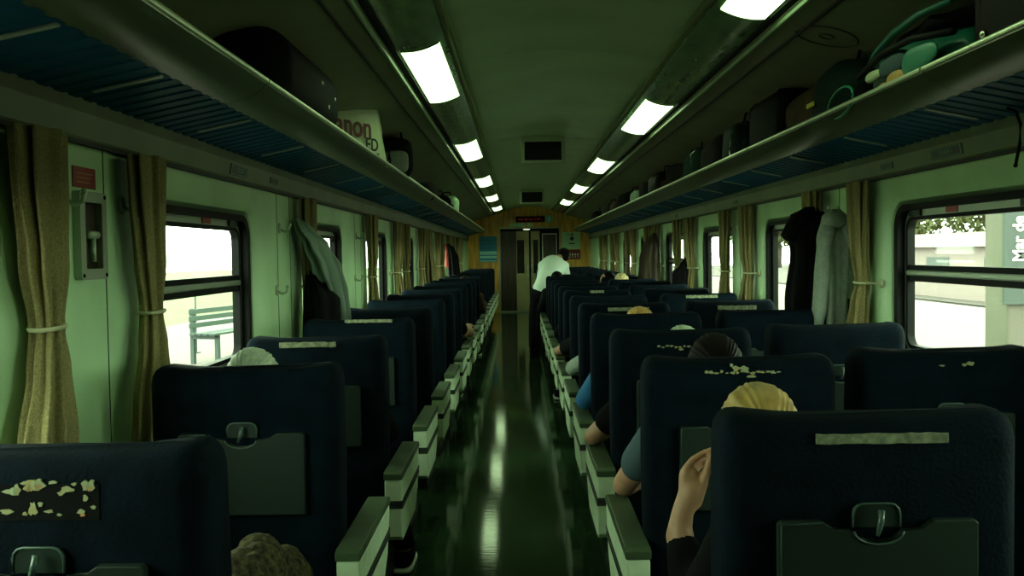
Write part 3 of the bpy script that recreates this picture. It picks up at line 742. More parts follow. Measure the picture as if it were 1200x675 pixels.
bm = NB(); box(bm, 0, .004, -.068, .068, 0, .058, .001); obj('plate', bm, M['red'], t)
bm = NB()
for i in range(3): box(bm, .004, .0045, -.05, .05-.01*i, .038-.012*i, .042-.012*i)
obj('text_lines', bm, mat('faded_red_text', (.45, .18, .12), .6), t)

# ================================================================== HUNG COATS
def garment(name, label, cat, secs, m, folds=6, amp=.14, seed=1, sleeves=(), hood=None, group=None, vox=None):
    z0 = min(q[0] for q in secs)
    t = thing(name, label, cat, (secs[0][1], secs[0][2], z0), 0, group); o = Vector(t.location)
    bm = NB(); drape(bm, [(q[0]-o.z, q[1]-o.x, q[2]-o.y, q[3], q[4]) for q in secs], folds, amp, seed); obj('body_cloth', bm, m, t, smooth=True)
    for pts, rs in sleeves:
        bm = NB(); tube(bm, [Vector(p)-o for p in pts], rs, 14); obj('sleeve', bm, m, t, smooth=True)
    if hood:
        bm = NB(); c, r = hood; sup(bm, Vector(c)-o, r, .8, lump=.3, seed=seed); obj('hood', bm, m, t, smooth=True)
    return t
# left: black coat with a pale jacket over it
garment('black_coat', 'black coat hanging on the left wall under the pale jacket', 'coat', [(1.50, -1.17, 5.30, .02, .04), (1.42, -1.15, 5.30, .04, .10), (1.3, -1.12, 5.20, .05, .14), (1.15, -1.07, 5.08, .09, .15), (.75, -1.06, 5.05, .10, .17)], M['blackcloth'], 5, .1, 2)
garment('pale_jacket', 'pale grey-green jacket hanging on the left wall over the black coat', 'jacket',
        [(1.600, -1.17, 4.98, .016, .04), (1.56, -1.15, 5.02, .04, .08), (1.46, -1.10, 5.10, .06, .12), (1.34, -1.06, 5.16, .075, .13), (1.2, -1.035, 5.22, .07, .12), (1.02, -1.01, 5.26, .055, .10), (.9, -1.00, 5.26, .05, .10)], M['palejacket'], 6, .2, 4,
        [([(-1.12, 5.02, 1.53), (-1.06, 5.06, 1.42), (-1.02, 5.10, 1.30), (-1.0, 5.14, 1.18), (-.98, 5.18, 1.05)], [.03, .042, .042, .038, .03])])
# right: black jacket, grey hoodie, black one behind
garment('black_jacket', 'black jacket with short sleeve hanging on the right wall before the second window', 'jacket',
        [(1.63, 1.60, 5.15, .03, .03), (1.585, 1.585, 5.15, .09, .06), (1.50, 1.555, 5.12, .085, .09), (1.38, 1.55, 5.1, .072, .09), (1.1, 1.535, 5.08, .095, .10), (.95, 1.53, 5.08, .10, .10)], M['blackcloth'], 6, .08, 3,
        [([(1.58, 5.12, 1.58), (1.50, 5.10, 1.53), (1.455, 5.08, 1.46)], [.05, .052, .045])])
garment('grey_hoodie', 'heather grey hoodie hanging on the right wall beside the black jacket', 'hoodie',
        [(1.60, 1.60, 4.78, .03, .03), (1.56, 1.60, 4.76, .065, .06), (1.45, 1.59, 4.75, .080, .08), (1.3, 1.585, 4.74, .070, .08), (1.1, 1.57, 4.72, .065, .08), (.97, 1.565, 4.72, .07, .08)], M['hoodie'], 6, .12, 7,
        [([(1.56, 4.70, 1.53), (1.52, 4.68, 1.42), (1.505, 4.67, 1.28), (1.49, 4.67, 1.10), (1.475, 4.67, 1.0)], [.035, .038, .04, .036, .028]),
         ([(1.63, 4.70, 1.54), (1.655, 4.69, 1.42), (1.65, 4.69, 1.28), (1.635, 4.69, 1.15)], [.03, .036, .034, .028])],
        hood=((1.58, 4.70, 1.545), (.06, .045, .045)))
garment('black_sweater', 'black garment half hidden behind the grey hoodie on the right wall', 'garment',
        [(1.57, 1.655, 4.88, .02, .03), (1.5, 1.65, 4.86, .03, .07), (1.3, 1.64, 4.84, .04, .10), (.95, 1.63, 4.82, .05, .11)], M['greycloth'], 5, .1, 5)
garment('dark_coat', 'long dark brown coat hanging far along the right wall', 'coat',
        [(1.62, 1.61, 11.1, .02, .02), (1.56, 1.59, 11.1, .05, .07), (1.48, 1.56, 11.1, .09, .16), (1.3, 1.54, 11.1, .11, .18), (.95, 1.53, 11.1, .13, .2)], M['dark_coat'], 6, .1, 8)
garment('dark_jacket', 'low black jacket hanging before the fourth right window', 'jacket',
        [(1.34, 1.60, 9.0, .012, .015), (1.27, 1.58, 9.0, .04, .05), (1.2, 1.56, 9.0, .09, .1), (.95, 1.56, 9.0, .1, .12)], M['blackcloth'], 5, .1, 9)
garment('dark_coat', 'black coat with red lining far along the left wall', 'coat',
        [(1.57, -1.13, 14.9, .03, .03), (1.5, -1.08, 14.9, .06, .12), (1.35, -1.05, 14.9, .09, .2), (1.0, -1.03, 14.9, .10, .25)], M['blackcloth'], 6, .1, 10)
garment('red_scarf', 'red scarf over the black coat far along the left wall', 'scarf',
        [(1.56, -1.13, 14.62, .02, .03), (1.4, -1.13, 14.6, .03, .04), (1.2, -1.12, 14.6, .03, .04)], M['red'], 3, .1, 11)
# tweed coat over the left armrest
bm = NB(); t = thing('tweed_coat', 'brown tweed coat bundled over the armrest of the nearest left seat', 'coat', (-.53, 1.90, .58))
for c, r in (((-.02, 0, .12), (.07, .13, .13)), ((.0, .10, .07), (.075, .14, .12)), ((.03, .12, .02), (.06, .15, .10)), ((-.04, -.06, .14), (.05, .08, .10)), ((.045, .02, .02), (.04, .12, .09))): ell(bm, c, r)
o = fuse('folded_cloth', bm, M['tweed'], t, .008, 6)
for v in o.data.vertices: v.co += v.normal*.008*noise.noise(v.co*22)+v.normal*.006*noise.noise(v.co*60)

# ================================================================== LUGGAGE
def suitcase(label, x, y, z, w, l, h, m, m2, group=None, rz=0, bev=.05):
    t = thing('suitcase', label, 'suitcase', (x, y, z), rz, group)
    bm = NB(); box(bm, -w/2, w/2, -l/2, l/2, 0, h, bev, 6); obj('shell', bm, m, t, smooth=True, angle=60)
    bm = NB(); w0 = w; w = w if bev < .06 else w-.07; pts = [(-w/2+.03, 0), (w/2-.03, 0), (w/2-.005, .03), (w/2-.005, h-.03), (w/2-.03, h-.005), (-w/2+.03, h-.005), (-w/2+.005, h-.03), (-w/2+.005, .03)]
    for yy in (-l/2+.07, l/2-.07):
        if bev < .06: bm = NB(); tube(bm, [(a*1.015, yy, c*1.005) for a, c in pts], .006, 6, True); obj('piping', bm, m2, t)
    w = w0
    bm = NB(); tube(bm, [(0, -l/2+.005, h*.65), (0, -l/2-.035, h*.62), (0, -l/2-.035, h*.4), (0, -l/2+.005, h*.37)], .01, 8); obj('handle', bm, m2, t, smooth=True)
    for a in (-1, 1):
        bm = NB(); tube(bm, [(a*w*.35-.012, l/2, .04), (a*w*.35+.012, l/2, .04)], .025, 12); obj('wheel', bm, M['black'], t)
    return t
def bag(name, label, cat, x, y, z, r, m, mp=None, lump=.12, seed=0, straps=True, rz=0, e=.55, tilt_=0, group='bags on the luggage racks'):
    t = thing(name, label, cat, (x, y, z), rz, group); mp = mp or m
    rot = Matrix.Rotation(tilt_, 3, 'Y')
    bm = NB(); sup(bm, rot @ Vector((0, 0, r[2])), r, e, rot, lump, seed); obj('main_body', bm, m, t, smooth=True)
    bm = NB(); sup(bm, rot @ Vector((0, -r[1]*.82, r[2]*.72)), (r[0]*.7, r[1]*.35, r[2]*.55), e, rot, lump, seed+3); obj('front_pocket', bm, mp, t, smooth=True)
    if straps:
        bm = NB(); tube(bm, [rot @ Vector(q) for q in ((-.05, -r[1]*.3, r[2]*1.93), (-.04, -r[1]*.35, r[2]*2+.05), (.04, -r[1]*.35, r[2]*2+.05), (.05, -r[1]*.3, r[2]*1.93))], .009, 8); obj('handle', bm, M['black'], t, smooth=True)
        bm = NB(); tube(bm, [rot @ Vector(q) for q in ((-r[0]*.4, -r[1]*.6, r[2]*1.85), (-r[0]*.45, -r[1]*1.1, r[2]*1.5), (-r[0]*.45, -r[1]*1.25, r[2]*.8), (-r[0]*.4, -r[1]*.9, r[2]*.2))], .011, 8); obj('strap', bm, M['black'], t, smooth=True)
    return t
RZ = 1.905
# left rack
t = suitcase('large black suitcase with metal studs on the left luggage rack', -.965, 3.80, 1.925, .33, 1.04, .30, M['suit'], M['suitend'], bev=.11)
bm = NB()
for q in ((.163, .10, .19), (.163, .36, .165), (.163, .22, .11), (.155, .42, .13)): bm.free(); bm = NB(); ell(bm, q, (.006, .012, .012), sub=2); obj('stud', bm, M['metal'], t, smooth=True); bm = NB()
# white plastic carrier bag with print
t = thing('carrier_bag', 'pale plastic carrier bag with red and black lettering behind the black suitcase', 'bag', (-.90, 5.40, 1.925))
rr = Vector((.28, .55, 0)).normalized(); up = Vector((.0, -.06, 1)).normalized(); fm = frame_mtx((0, 0, 0), rr, up)
bm = NB(); nx, nz = 14, 12
def bagpt(u, v, back):
    wd = .265-.06*v; dp = .045*(1-v*.75)*math.cos(u*math.pi/2*.96)
    return fm @ Vector((u*wd-.02*v, v*.36, (dp if not back else -dp)+.006*noise.noise(Vector((u*3, v*4, 2)))))
for back in (0, 1):
    g = [[bm.verts.new(bagpt(-1+2*i/nx, j/nz, back)) for i in range(nx+1)] for j in range(nz+1)]
    for j in range(nz):
        for i in range(nx): bm.faces.new((g[j][i], g[j][i+1], g[j+1][i+1], g[j+1][i]))
bmesh.ops.remove_doubles(bm, verts=bm.verts, dist=.004)
bags = obj('plastic_body', bm, M['paperbag'], t, smooth=True)
sol = bags.modifiers.new('thickness', 'SOLIDIFY'); sol.thickness = .002
text('red_lettering', 'Canon', .17, M['bagred'], t, fm @ Matrix.Translation((-.175, .20, .047)), .0012, .003)
text('black_lettering', 'ED', .10, M['bagblack'], t, fm @ Matrix.Translation((.045, .11, .052)), .0012, .0015)
text('small_lettering', 'www', .030, M['bagblack'], t, fm @ Matrix.Translation((.215, .035, .030)), .0012, .001)
bm = NB()
for i in range(2): box(bm, .02, .12-.03*i, .060-.02*i, .068-.02*i, .046, .049, mtx=fm)
obj('print_bars', bm, M['bagblack'], t)
b_ = bag('backpack', 'black and white backpack behind the pale carrier bag on the left rack', 'backpack', -.87, 6.65, 1.93, (.12, .26, .145), M['greycloth'], M['hoodie'], seed=4, rz=.2)
bag('duffel_bag', 'dark lumpy duffel bag farther along the left rack', 'bag', -.93, 9.1, 1.895, (.15, .6, .09), M['blackcloth'], seed=6, straps=False, rz=.03)
bag('shopping_bag', 'small pale green bag near the far end of the left rack', 'bag', -.92, 12.3, 1.895, (.14, .28, .13), M['mapsign'], M['green'], seed=8)
bag('duffel_bag', 'black bag just before the pale green bag on the left rack', 'bag', -.93, 11.1, 1.895, (.14, .3, .10), M['blackcloth'], seed=9)
# right rack
t = suitcase('brown black suitcase with round metal studs, nearest on the right rack', 1.50, 2.34, 1.895, .36, .86, .29, M['brownsuit'], M['black'])
t.name = 'suitcase'
bm = NB()
for q in ((-.183, .34, .10), (-.183, -.02, .12), (-.183, .34, .23)): bm.free(); bm = NB(); ell(bm, q, (.008, .016, .016), sub=2); obj('stud', bm, M['metal'], t, smooth=True); bm = NB()
# teal patterned beach bag
t = bag('beach_bag', 'teal patterned beach bag with hoop handles on the right rack', 'bag', 1.48, 3.20, 1.905, (.19, .40, .10), M['teal'], M['green'], seed=12, straps=False, e=.75, lump=.3)
bm = NB(); sup(bm, (.02, -.02, .215), (.17, .36, .035), .7, None, .35, 5); obj('folded_top', bm, M['blackcloth'], t, smooth=True)
bm = NB(); tube(bm, [(-.12, .46, .205), (-.15, .30, .215), (-.165, .10, .240), (-.17, -.12, .250), (-.17, -.34, .235)], [.006, .012, .014, .013, .010], 8); obj('teal_hem', bm, M['teal'], t, smooth=True)
for c, r, mm in (((-.178, .16, .155), (.014, .085, .014), 'skin'), ((-.185, .22, .115), (.014, .075, .020), 'paperbag'), ((-.190, .05, .12), (.014, .09, .030), 'denim'), ((-.192, .02, .065), (.014, .075, .028), 'ginger'), ((-.195, .12, .05), (.012, .05, .022), 'skin'), ((-.19, -.17, .10), (.014, .13, .045), 'teal2')):
    bm = NB(); sup(bm, c, r, .9, None, .5, c[1]*9); obj('printed_patch', bm, M[mm], t, smooth=True)
bm = NB(); tube(bm, [(-.21+.02*math.cos(a), .52+.20*math.cos(a), .065+.055*math.sin(a)) for a in [2*math.pi*i/32 for i in range(32)]], .005, 6, True); obj('hoop_handle', bm, M['teal2'], t, smooth=True)
bm = NB(); tube(bm, [(-.19, -.40, .13), (-.205, -.15, .165), (-.205, .10, .170), (-.195, .36, .135)], .012, 8); obj('strap', bm, M['black'], t, smooth=True)
t = bag('handbag', 'dark green handbag with yellow tag between tan bag and beach bag', 'handbag', 1.46, 4.0, 1.895, (.17, .26, .14), M['green'], M['blackcloth'], seed=14)
bm = NB(); box(bm, -.185, -.176, .08, .17, .12, .14, .002); obj('tag', bm, M['yellow'], t)
bag('canvas_bag', 'tan canvas bag slumped between the black case and the handbag, right rack', 'bag', 1.47, 4.38, 1.895, (.18, .30, .125), M['tan'], seed=15, straps=True)
t = suitcase('upright black suitcase in the middle of the right rack', 1.47, 5.02, 1.895, .34, .62, .315, M['suit'], M['black'])
t = bag('backpack', 'dark green backpack with hanging metal keyring on the right rack', 'backpack', 1.42, 5.78, 1.895, (.14, .24, .14), M['green'], seed=17)
bm = NB(); tube(bm, [(-.145, -.16, .19), (-.155, -.17, .14), (-.152, -.16, .10)], .004, 6); ell(bm, (-.155, -.165, .08), (.008, .01, .02), sub=2); obj('keyring', bm, M['metal'], t, smooth=True)
bag('duffel_bag', 'black duffel bag after the green backpack on the right rack', 'bag', 1.45, 6.45, 1.895, (.17, .36, .135), M['blackcloth'], M['greycloth'], seed=18)
t = bag('backpack', 'green-black backpack with pale piping on the right rack', 'backpack', 1.44, 7.22, 1.895, (.15, .26, .145), M['green'], M['blackcloth'], seed=19)
bm = NB(); tube(bm, [(-.12, -.25, .25), (-.155, -.22, .22), (-.15, -.20, .17), (-.06, -.27, .16)], .004, 6); obj('piping', bm, M['metal'], t, smooth=True)
bag('duffel_bag', 'charcoal bag behind the piped backpack on the right rack', 'bag', 1.44, 7.95, 1.895, (.17, .32, .12), M['greycloth'], seed=20)
bag('carrier_bag', 'small pale bag lying on the right rack edge', 'bag', 1.34, 8.35, 1.900, (.05, .14, .04), M['mapsign'], seed=21, straps=False)
bag('duffel_bag', 'brown bag leaning beyond the small pale bag, right rack', 'bag', 1.44, 9.05, 1.895, (.17, .36, .13), M['brownsuit'], M['tan'], seed=22)
bag('backpack', 'black backpack far along the right rack with grey pocket', 'backpack', 1.44, 9.9, 1.895, (.15, .30, .12), M['blackcloth'], M['greycloth'], seed=23)
bag('bottle_bag', 'small pale green bag among the far right luggage', 'bag', 1.38, 10.7, 1.895, (.10, .2, .10), M['palejacket'], seed=24, straps=False)
bag('duffel_bag', 'black duffel bag in the far part of the right rack', 'bag', 1.45, 11.7, 1.895, (.17, .5, .12), M['blackcloth'], seed=25)
bag('duffel_bag', 'tan and black bag in the far part of the right rack', 'bag', 1.45, 13.0, 1.895, (.16, .45, .11), M['tan'], M['blackcloth'], seed=26)
bag('duffel_bag', 'dark lumpy bag beyond the tan and black bag', 'bag', 1.45, 14.4, 1.895, (.16, .5, .12), M['greycloth'], seed=27)
bag('duffel_bag', 'last dark bag near the end of the right rack', 'bag', 1.45, 16.6, 1.895, (.16, .7, .11), M['blackcloth'], seed=28)
# strap dangling from the right rack
t = thing('dangling_strap', 'thin black strap dangling from the right luggage rack', 'strap', (1.60, 3.02, 1.60))
bm = NB(); pts = [P(1180, 127, 3.02), P(1190, 130, 3.02), P(1196, 145, 3.02), P(1195, 168, 3.02), P(1190, 194, 3.02)]
tube(bm, [p-Vector(t.location) for p in pts], .005, 6); ell(bm, pts[-1]-Vector(t.location), (.007,)*3, sub=2); obj('webbing', bm, M['black'], t, smooth=True)

# ================================================================== PEOPLE
def head_shapes(bm, c, face=0, s=1.0, pitch=0):
    c = Vector(c); q = Matrix.Rotation(face, 3, 'Z') @ Matrix.Rotation(pitch, 3, 'X')
    def p(*a): return c+q @ (Vector(a)*s)
    ell(bm, p(0, -.008, .012), (.076*s, .094*s, .098*s), q)
    ell(bm, p(0, .025, -.045), (.056*s, .062*s, .065*s), q)
    ell(bm, p(0, .062, -.085), (.026*s, .024*s, .022*s), q, 2)
    ell(bm, p(0, .096, -.022), (.013*s, .020*s, .022*s), q, 2); cap(bm, p(0, .088, .012), p(0, .1, -.025), .008*s, .011*s)
    ell(bm, p(0, .084, -.058), (.024*s, .012*s, .009*s), q, 2)
    ell(bm, p(0, .078, .028), (.052*s, .014*s, .010*s), q, 2)
    for e in (-1, 1): ell(bm, p(e*.078, -.006, -.012), (.010*s, .018*s, .030*s), q, 2)
    return q
def hair(t, c, q, s, m, style='short', name='hair'):
    bm = NB(); c = Vector(c)
    nu, nv = 150, 40; rows = []
    for j in range(nv+1):
        v = math.pi*j/nv; row = []
        for i in range(nu):
            u = 2*math.pi*i/nu
            # pole axis = backwards (-y): strands run from the face round to the back of the head
            k = 1+.022*noise.noise(Vector((math.cos(u)*9, math.sin(u)*9, v*.6)))*min(1, math.sin(v)*3)+.014*math.sin(u*31+math.sin(u*7)*2)*math.sin(v)
            r = Vector((.086*math.sin(v)*math.cos(u), -.106*math.cos(v)-.014, .106*math.sin(v)*math.sin(u)+.014))*k*s
            if r.y > .045*s: r.y = .045*s+(r.y-.045*s)*.15
            if style == 'curly': r *= 1+.09*noise.noise(r*60)
            if r.z < -.085*s: r.z = -.085*s+(r.z+.085*s)*.4
            row.append(c+q @ r)
        rows.append(row)
    a = bm.verts.new(rows[0][0]); z = bm.verts.new(rows[-1][0]); vr = [[bm.verts.new(p) for p in row] for row in rows[1:-1]]
    for k in range(nu): bm.faces.new((a, vr[0][(k+1) % nu], vr[0][k])); bm.faces.new((z, vr[-1][k], vr[-1][(k+1) % nu]))
    for A, B in zip(vr, vr[1:]):
        for k in range(nu): bm.faces.new((A[k], A[(k+1) % nu], B[(k+1) % nu], B[k]))
    if style == 'ponytail':
        p0 = c+q @ Vector((0, -.115*s, -.01)); tube(bm, [p0, p0+Vector((0, -.02, -.03)), p0+Vector((0, -.02, -.10)), p0+Vector((0, -.01, -.17))], [.018, .024, .022, .006], 10)
    return obj(name, bm, m, t, smooth=True)
def simple_hand(bm, w, d, side, s=1.0):
    """relaxed hand from the wrist w, pointing along d"""
    w = Vector(w); d = Vector(d).normalized(); u = Vector((0, 0, 1)); x = d.cross(u)
    if x.length < .3: x = Vector((1, 0, 0))
    x.normalize(); n = x.cross(d)
    cap(bm, w, w+d*.05, .022, .024); cap(bm, w+x*.018, w+d*.08+x*.028, .016, .013); cap(bm, w-x*.018, w+d*.08-x*.028, .016, .013); cap(bm, w, w+d*.085, .02, .014)
    for i, (o, L) in enumerate(((-.030, .062), (-.010, .072), (.010, .068), (.029, .052))):
        a = w+d*.082+x*o; b1 = a+d*L*.5-n*.008; b2 = b1+d*L*.35-n*.022; cap(bm, a, b1, .0090, .0082); cap(bm, b1, b2, .0082, .0068)
    a = w+d*.02+x*side*.024; b1 = a+d*.035+x*side*.025-n*.008; cap(bm, a, b1, .012, .010); cap(bm, b1, b1+d*.03+x*side*.006-n*.008, .010, .008)
def seated(label, x, y, hd, shirt, hairm, trousers='blackcloth', sleeve='long', face=0, style='short', el=None, er=None, hl=None, hr=None, vox=.012, lean=0, feet=None, hands=True, custom_left=None, pitch=0, cuff=.93):
    t = thing('person', label, 'person', (x, y+.3, 0)); O = Vector(t.location)
    hd = Vector(hd); neck = hd+Vector((0, -.03, -.10)); sh = min(hd.z-.165, .95)
    ch = Vector((x+lean*.6, y+.27, sh-.12)); pel = Vector((x, y+.30, .56))
    shl = Vector((ch.x-.165, ch.y-.01, sh)); shr = Vector((ch.x+.165, ch.y-.01, sh))
    el = Vector(el) if el else Vector((x-.24, y+.32, .66)); er = Vector(er) if er else Vector((x+.22, y+.32, .66))
    hl = Vector(hl) if hl else Vector((x-.10, y+.52, .62)); hr = Vector(hr) if hr else Vector((x+.10, y+.52, .62))
    feet = feet or [(x-.12, y+.76, .09), (x+.12, y+.76, .09)]
    def torso(bm, g=0):
        ell(bm, pel, (.165+g, .12+g, .12+g)); ell(bm, (pel+ch)/2, (.145+g, .105+g, .15+g)); ell(bm, ch, (.165+g, .11+g, .15+g))
        cap(bm, shl, shr, .058+g, .058+g); cap(bm, ch+Vector((0, -.01, .06)), Vector((neck.x, neck.y, sh+.02)), .09+g, .055+g*.5)
    def arm(bm, a, e, h, g=0, part='all'):
        if part == 'short': m_ = a.lerp(e, .62); cap(bm, a, m_, .050+g, .045+g*1.4); return
        cap(bm, a, e, .048+g, .040+g); cap(bm, e, e.lerp(h, 1 if part == 'all' else cuff), .040+g, .026+g*1.2)
    bm = NB(); torso(bm); cap(bm, Vector((ch.x, ch.y, sh)), neck, .05, .047); q = head_shapes(bm, hd, face, 1, pitch)
    arm(bm, shl, el, hl); arm(bm, shr, er, hr)
    if hands:
        if not custom_left: simple_hand(bm, hl, (hl-el), 1)
        simple_hand(bm, hr, (hr-er), -1)
    if custom_left: custom_left(bm)
    for (fx, fy, fz), sx in zip(feet, (-1, 1)):
        kn = Vector((x+sx*.11, min(y+.70, fy), .52)); cap(bm, pel+Vector((sx*.08, .03, -.01)), kn, .078, .055); cap(bm, kn, (fx, fy, fz+.02), .052, .036); cap(bm, (fx, fy, fz), (fx, fy+.11, .05), .034, .03)
    for v in bm.verts: v.co -= O
    fuse('body', bm, M['skin'], t, vox, 3)
    bm = NB(); torso(bm, .012)
    for a, e, h in ((shl, el, hl), (shr, er, hr)): arm(bm, a, e, h, .012, 'short' if sleeve == 'short' else 'long')
    for v in bm.verts: v.co -= O
    fuse('shirt', bm, M[shirt], t, .014, 3)
    bm = NB(); ell(bm, pel+Vector((0, 0, -.03)), (.182, .14, .11))
    for (fx, fy, fz), sx in zip(feet, (-1, 1)):
        kn = Vector((x+sx*.11, min(y+.70, fy), .52)); cap(bm, pel+Vector((sx*.08, .03, -.01)), kn, .092, .068); cap(bm, kn, (fx, fy, fz+.05), .064, .055)
    for v in bm.verts: v.co -= O
    fuse('trousers', bm, M[trousers], t, .014, 3)
    for fx, fy, fz in feet:
        bm = NB(); sup(bm, Vector((fx, fy+.07, .056))-O, (.045, .135, .045), .7); shoe = obj('shoe', bm, M['blackcloth'], t, smooth=True)
        bm = NB(); sup(bm, Vector((fx, fy+.07, .014))-O, (.049, .142, .014), .5); tag(obj('sole', bm, M['white'], shoe, smooth=True), 'white sole')
    hair(t, hd-O, q, 1, M[hairm], style)
    return t
# nearest: blonde, hand raised by the seat edge
Y1 = 2.14
def P1(a, c, dy=0): return P(a, c, Y1+dy)
def raised_hand(bm):
    w = P1(800, 600); k = P1(803, 551); k2 = P1(826, 556, .015); 
    cap(bm, P1(795, 630), w, .030, .025)
    cap(bm, w, P1(811, 573), .025, .028); cap(bm, P1(806, 588), P1(803, 556), .022, .015); cap(bm, P1(812, 588), P1(822, 566, .01), .021, .014); cap(bm, P1(808, 570), P1(812, 556), .02, .015)
    # index: up from the knuckle, then over towards the thumb
    cap(bm, k, P1(812, 539, .005), .0105, .0092); cap(bm, P1(812, 539, .005), P1(823, 532, .01), .0092, .0084); cap(bm, P1(823, 532, .01), P1(834, 527, .014), .0084, .0066)
    # middle, ring, little: curled beyond it
    cap(bm, P1(808, 550, .02), P1(818, 539, .03), .0100, .0090); cap(bm, P1(818, 539, .03), P1(830, 536, .035), .0088, .0080); cap(bm, P1(830, 536, .035), P1(836, 543, .035), .0080, .0068)
    cap(bm, P1(812, 553, .035), P1(822, 543, .05), .0095, .0086); cap(bm, P1(822, 543, .05), P1(832, 545, .055), .0084, .0076); cap(bm, P1(832, 545, .055), P1(834, 553, .05), .0076, .0066)
    cap(bm, P1(818, 560, .045), P1(827, 552, .06), .0088, .0080); cap(bm, P1(827, 552, .06), P1(835, 555, .062), .0078, .0070)
    # thumb
    cap(bm, P1(816, 588, -.005), P1(824, 567, -.010), .0145, .0115); cap(bm, P1(824, 567, -.010), P1(829, 550, -.006), .0112, .0094); cap(bm, P1(829, 550, -.006), P1(833, 536, .004), .0094, .0072)
t = seated('person with blonde hair and black sleeve in the nearest right aisle seat, hand raised', .625, 1.68, (.512, 2.03, .996), 'blackcloth', 'blonde', style='ponytail',
       el=P(812, 722, 2.08), hl=P1(797, 614), custom_left=raised_hand, cuff=.74, vox=.0048, pitch=.05)
seated('person with dark brown hair and blue-grey sleeve in the second right aisle seat', .605, 2.63, (.612, 2.96, 1.022), 'denim', 'brownhair', sleeve='short', el=(.335, 3.06, .635), hl=(.50, 3.22, .66), vox=.008)
seated('person with pale hair and black sleeve in the third right aisle seat', .63, 3.56, (.675, 3.90, .974), 'blackcloth', 'cap', sleeve='short', el=(.300, 3.90, .632), hl=(.45, 4.08, .66), vox=.01)
seated('person with golden hair and bright blue sleeve in the fourth right aisle seat', .62, 4.53, (.62, 4.86, .998), 'bluecloth', 'ginger', el=(.325, 4.75, .65), hl=(.45, 4.98, .66))
seated('person in dark grey with elbow on armrest, fifth right aisle seat', .62, 5.48, (.66, 5.82, .93), 'hoodie', 'brownhair', el=(.335, 6.0, .66), hl=(.48, 6.1, .64))
seated('person in dark shirt with bare elbow out, sixth right aisle seat', .60, 6.43, (.64, 6.76, .93), 'blackcloth', 'brownhair', sleeve='short', el=(.285, 6.95, .67), hl=(.45, 7.05, .64))
seated('person in black with a shoe out in the aisle, right side', .60, 8.33, (.62, 8.66, .93), 'blackcloth', 'brownhair', feet=[(.36, 8.95, .09), (.66, 9.1, .09)])
seated('person with curly pale blonde hair by the right windows, far down', 1.20, 10.4, (1.195, 10.98, 1.035), 'greycloth', 'paleblonde', style='curly')
seated('person with dark hair turned to the aisle, next to the blonde curly head', 1.10, 11.35, (1.10, 11.75, 1.04), 'blackcloth', 'brownhair', face=1.9)
seated('person with dark hair seated in front of the bending person', .52, 12.13, (.50, 12.45, 1.04), 'greycloth', 'brownhair')
seated('person with pale grey hair in the second left seat', -.84, 2.66, (-.852, 2.98, .995), 'greycloth', 'cap', vox=.009)
seated('person in dark clothes slouched in the third left seat, white-soled shoe in the aisle', -.78, 3.60, (-.80, 3.95, .93), 'blackcloth', 'brownhair', feet=[(-.78, 4.30, .09), (-.535, 4.12, .09)])
seated('person with tan sleeve leaning into the aisle in a far left seat', -.70, 12.1, (-.72, 12.45, 1.0), 'tan', 'brownhair', el=(-.475, 12.6, .72), hl=(-.6, 12.75, .66))
seated('person with bare forearm on the armrest in a left seat beyond the middle', -.74, 8.35, (-.76, 8.7, .95), 'blackcloth', 'brownhair', sleeve='short', el=(-.46, 8.75, .66), hl=(-.50, 9.1, .70))
# standing person bending over the seats
t = thing('person', 'person in white shirt bending over the right seats at the end of the aisle', 'person', (.22, 13.2, 0)); O = Vector(t.location)
pel = Vector((.33, 12.98, .90)); ab = Vector((.42, 13.10, 1.08)); ch = Vector((.48, 13.28, 1.20)); sl = Vector((.34, 13.30, 1.22)); sr = Vector((.64, 13.34, 1.21)); nk = Vector((.58, 13.48, 1.33)); hd = Vector((.65, 13.60, 1.35))
ell_ = Vector((.295, 13.42, .99)); hl = Vector((.285, 13.3, .80)); er_ = Vector((.70, 13.5, .98)); hr = Vector((.62, 13.7, .92))
def tors(bm, g=0):
    ell(bm, pel, (.145+g, .11+g, .11+g)); ell(bm, ab, (.145+g, .12+g, .14+g)); cap(bm, pel, ch, .13+g, .15+g); ell(bm, ch, (.175+g, .13+g, .16+g)); cap(bm, sl, sr, .065+g, .065+g); cap(bm, ch, (sl+sr)/2+Vector((.02, .1, .05)), .12+g, .08+g)
bm = NB(); tors(bm); cap(bm, (sl+sr)/2+Vector((.02, .06, .05)), nk, .055, .05); q = head_shapes(bm, hd, -.3, 1, -.5)
for a, e, h in ((sl, ell_, hl), (sr, er_, hr)): cap(bm, a, e, .05, .04); cap(bm, e, h, .04, .026); simple_hand(bm, h, (h-e), 1)
legs = (((.25, 13.0, .88), (.19, 13.05, .48), (.17, 12.95, .10)), ((.38, 13.0, .88), (.265, 13.12, .48), (.235, 13.1, .10)))
for a, k, f in legs: cap(bm, a, k, .085, .055); cap(bm, k, f, .053, .036); cap(bm, f, (f[0], f[1]+.12, .05), .034, .03)
for v in bm.verts: v.co -= O
fuse('body', bm, M['skin'], t, .011, 3)
bm = NB(); tors(bm, .014)
for a, e, h in ((sl, ell_, hl), (sr, er_, hr)): cap(bm, a, e, .068, .058); cap(bm, e, e.lerp(h, .75), .058, .045)
for v in bm.verts: v.co -= O
fuse('shirt', bm, M['shirt'], t, .014, 14)
bm = NB(); ell(bm, pel-Vector((0, 0, .06)), (.182, .14, .13))
for a, k, f in legs: cap(bm, a, k, .10, .07); cap(bm, k, (f[0], f[1], .12), .068, .055)
for v in bm.verts: v.co -= O
fuse('trousers', bm, M['blackcloth'], t, .014, 3)
for a, k, f in legs:
    bm = NB(); sup(bm, Vector((f[0], f[1]+.07, .046))-O, (.045, .14, .045), .7); obj('shoe', bm, M['blackcloth'], t, smooth=True)
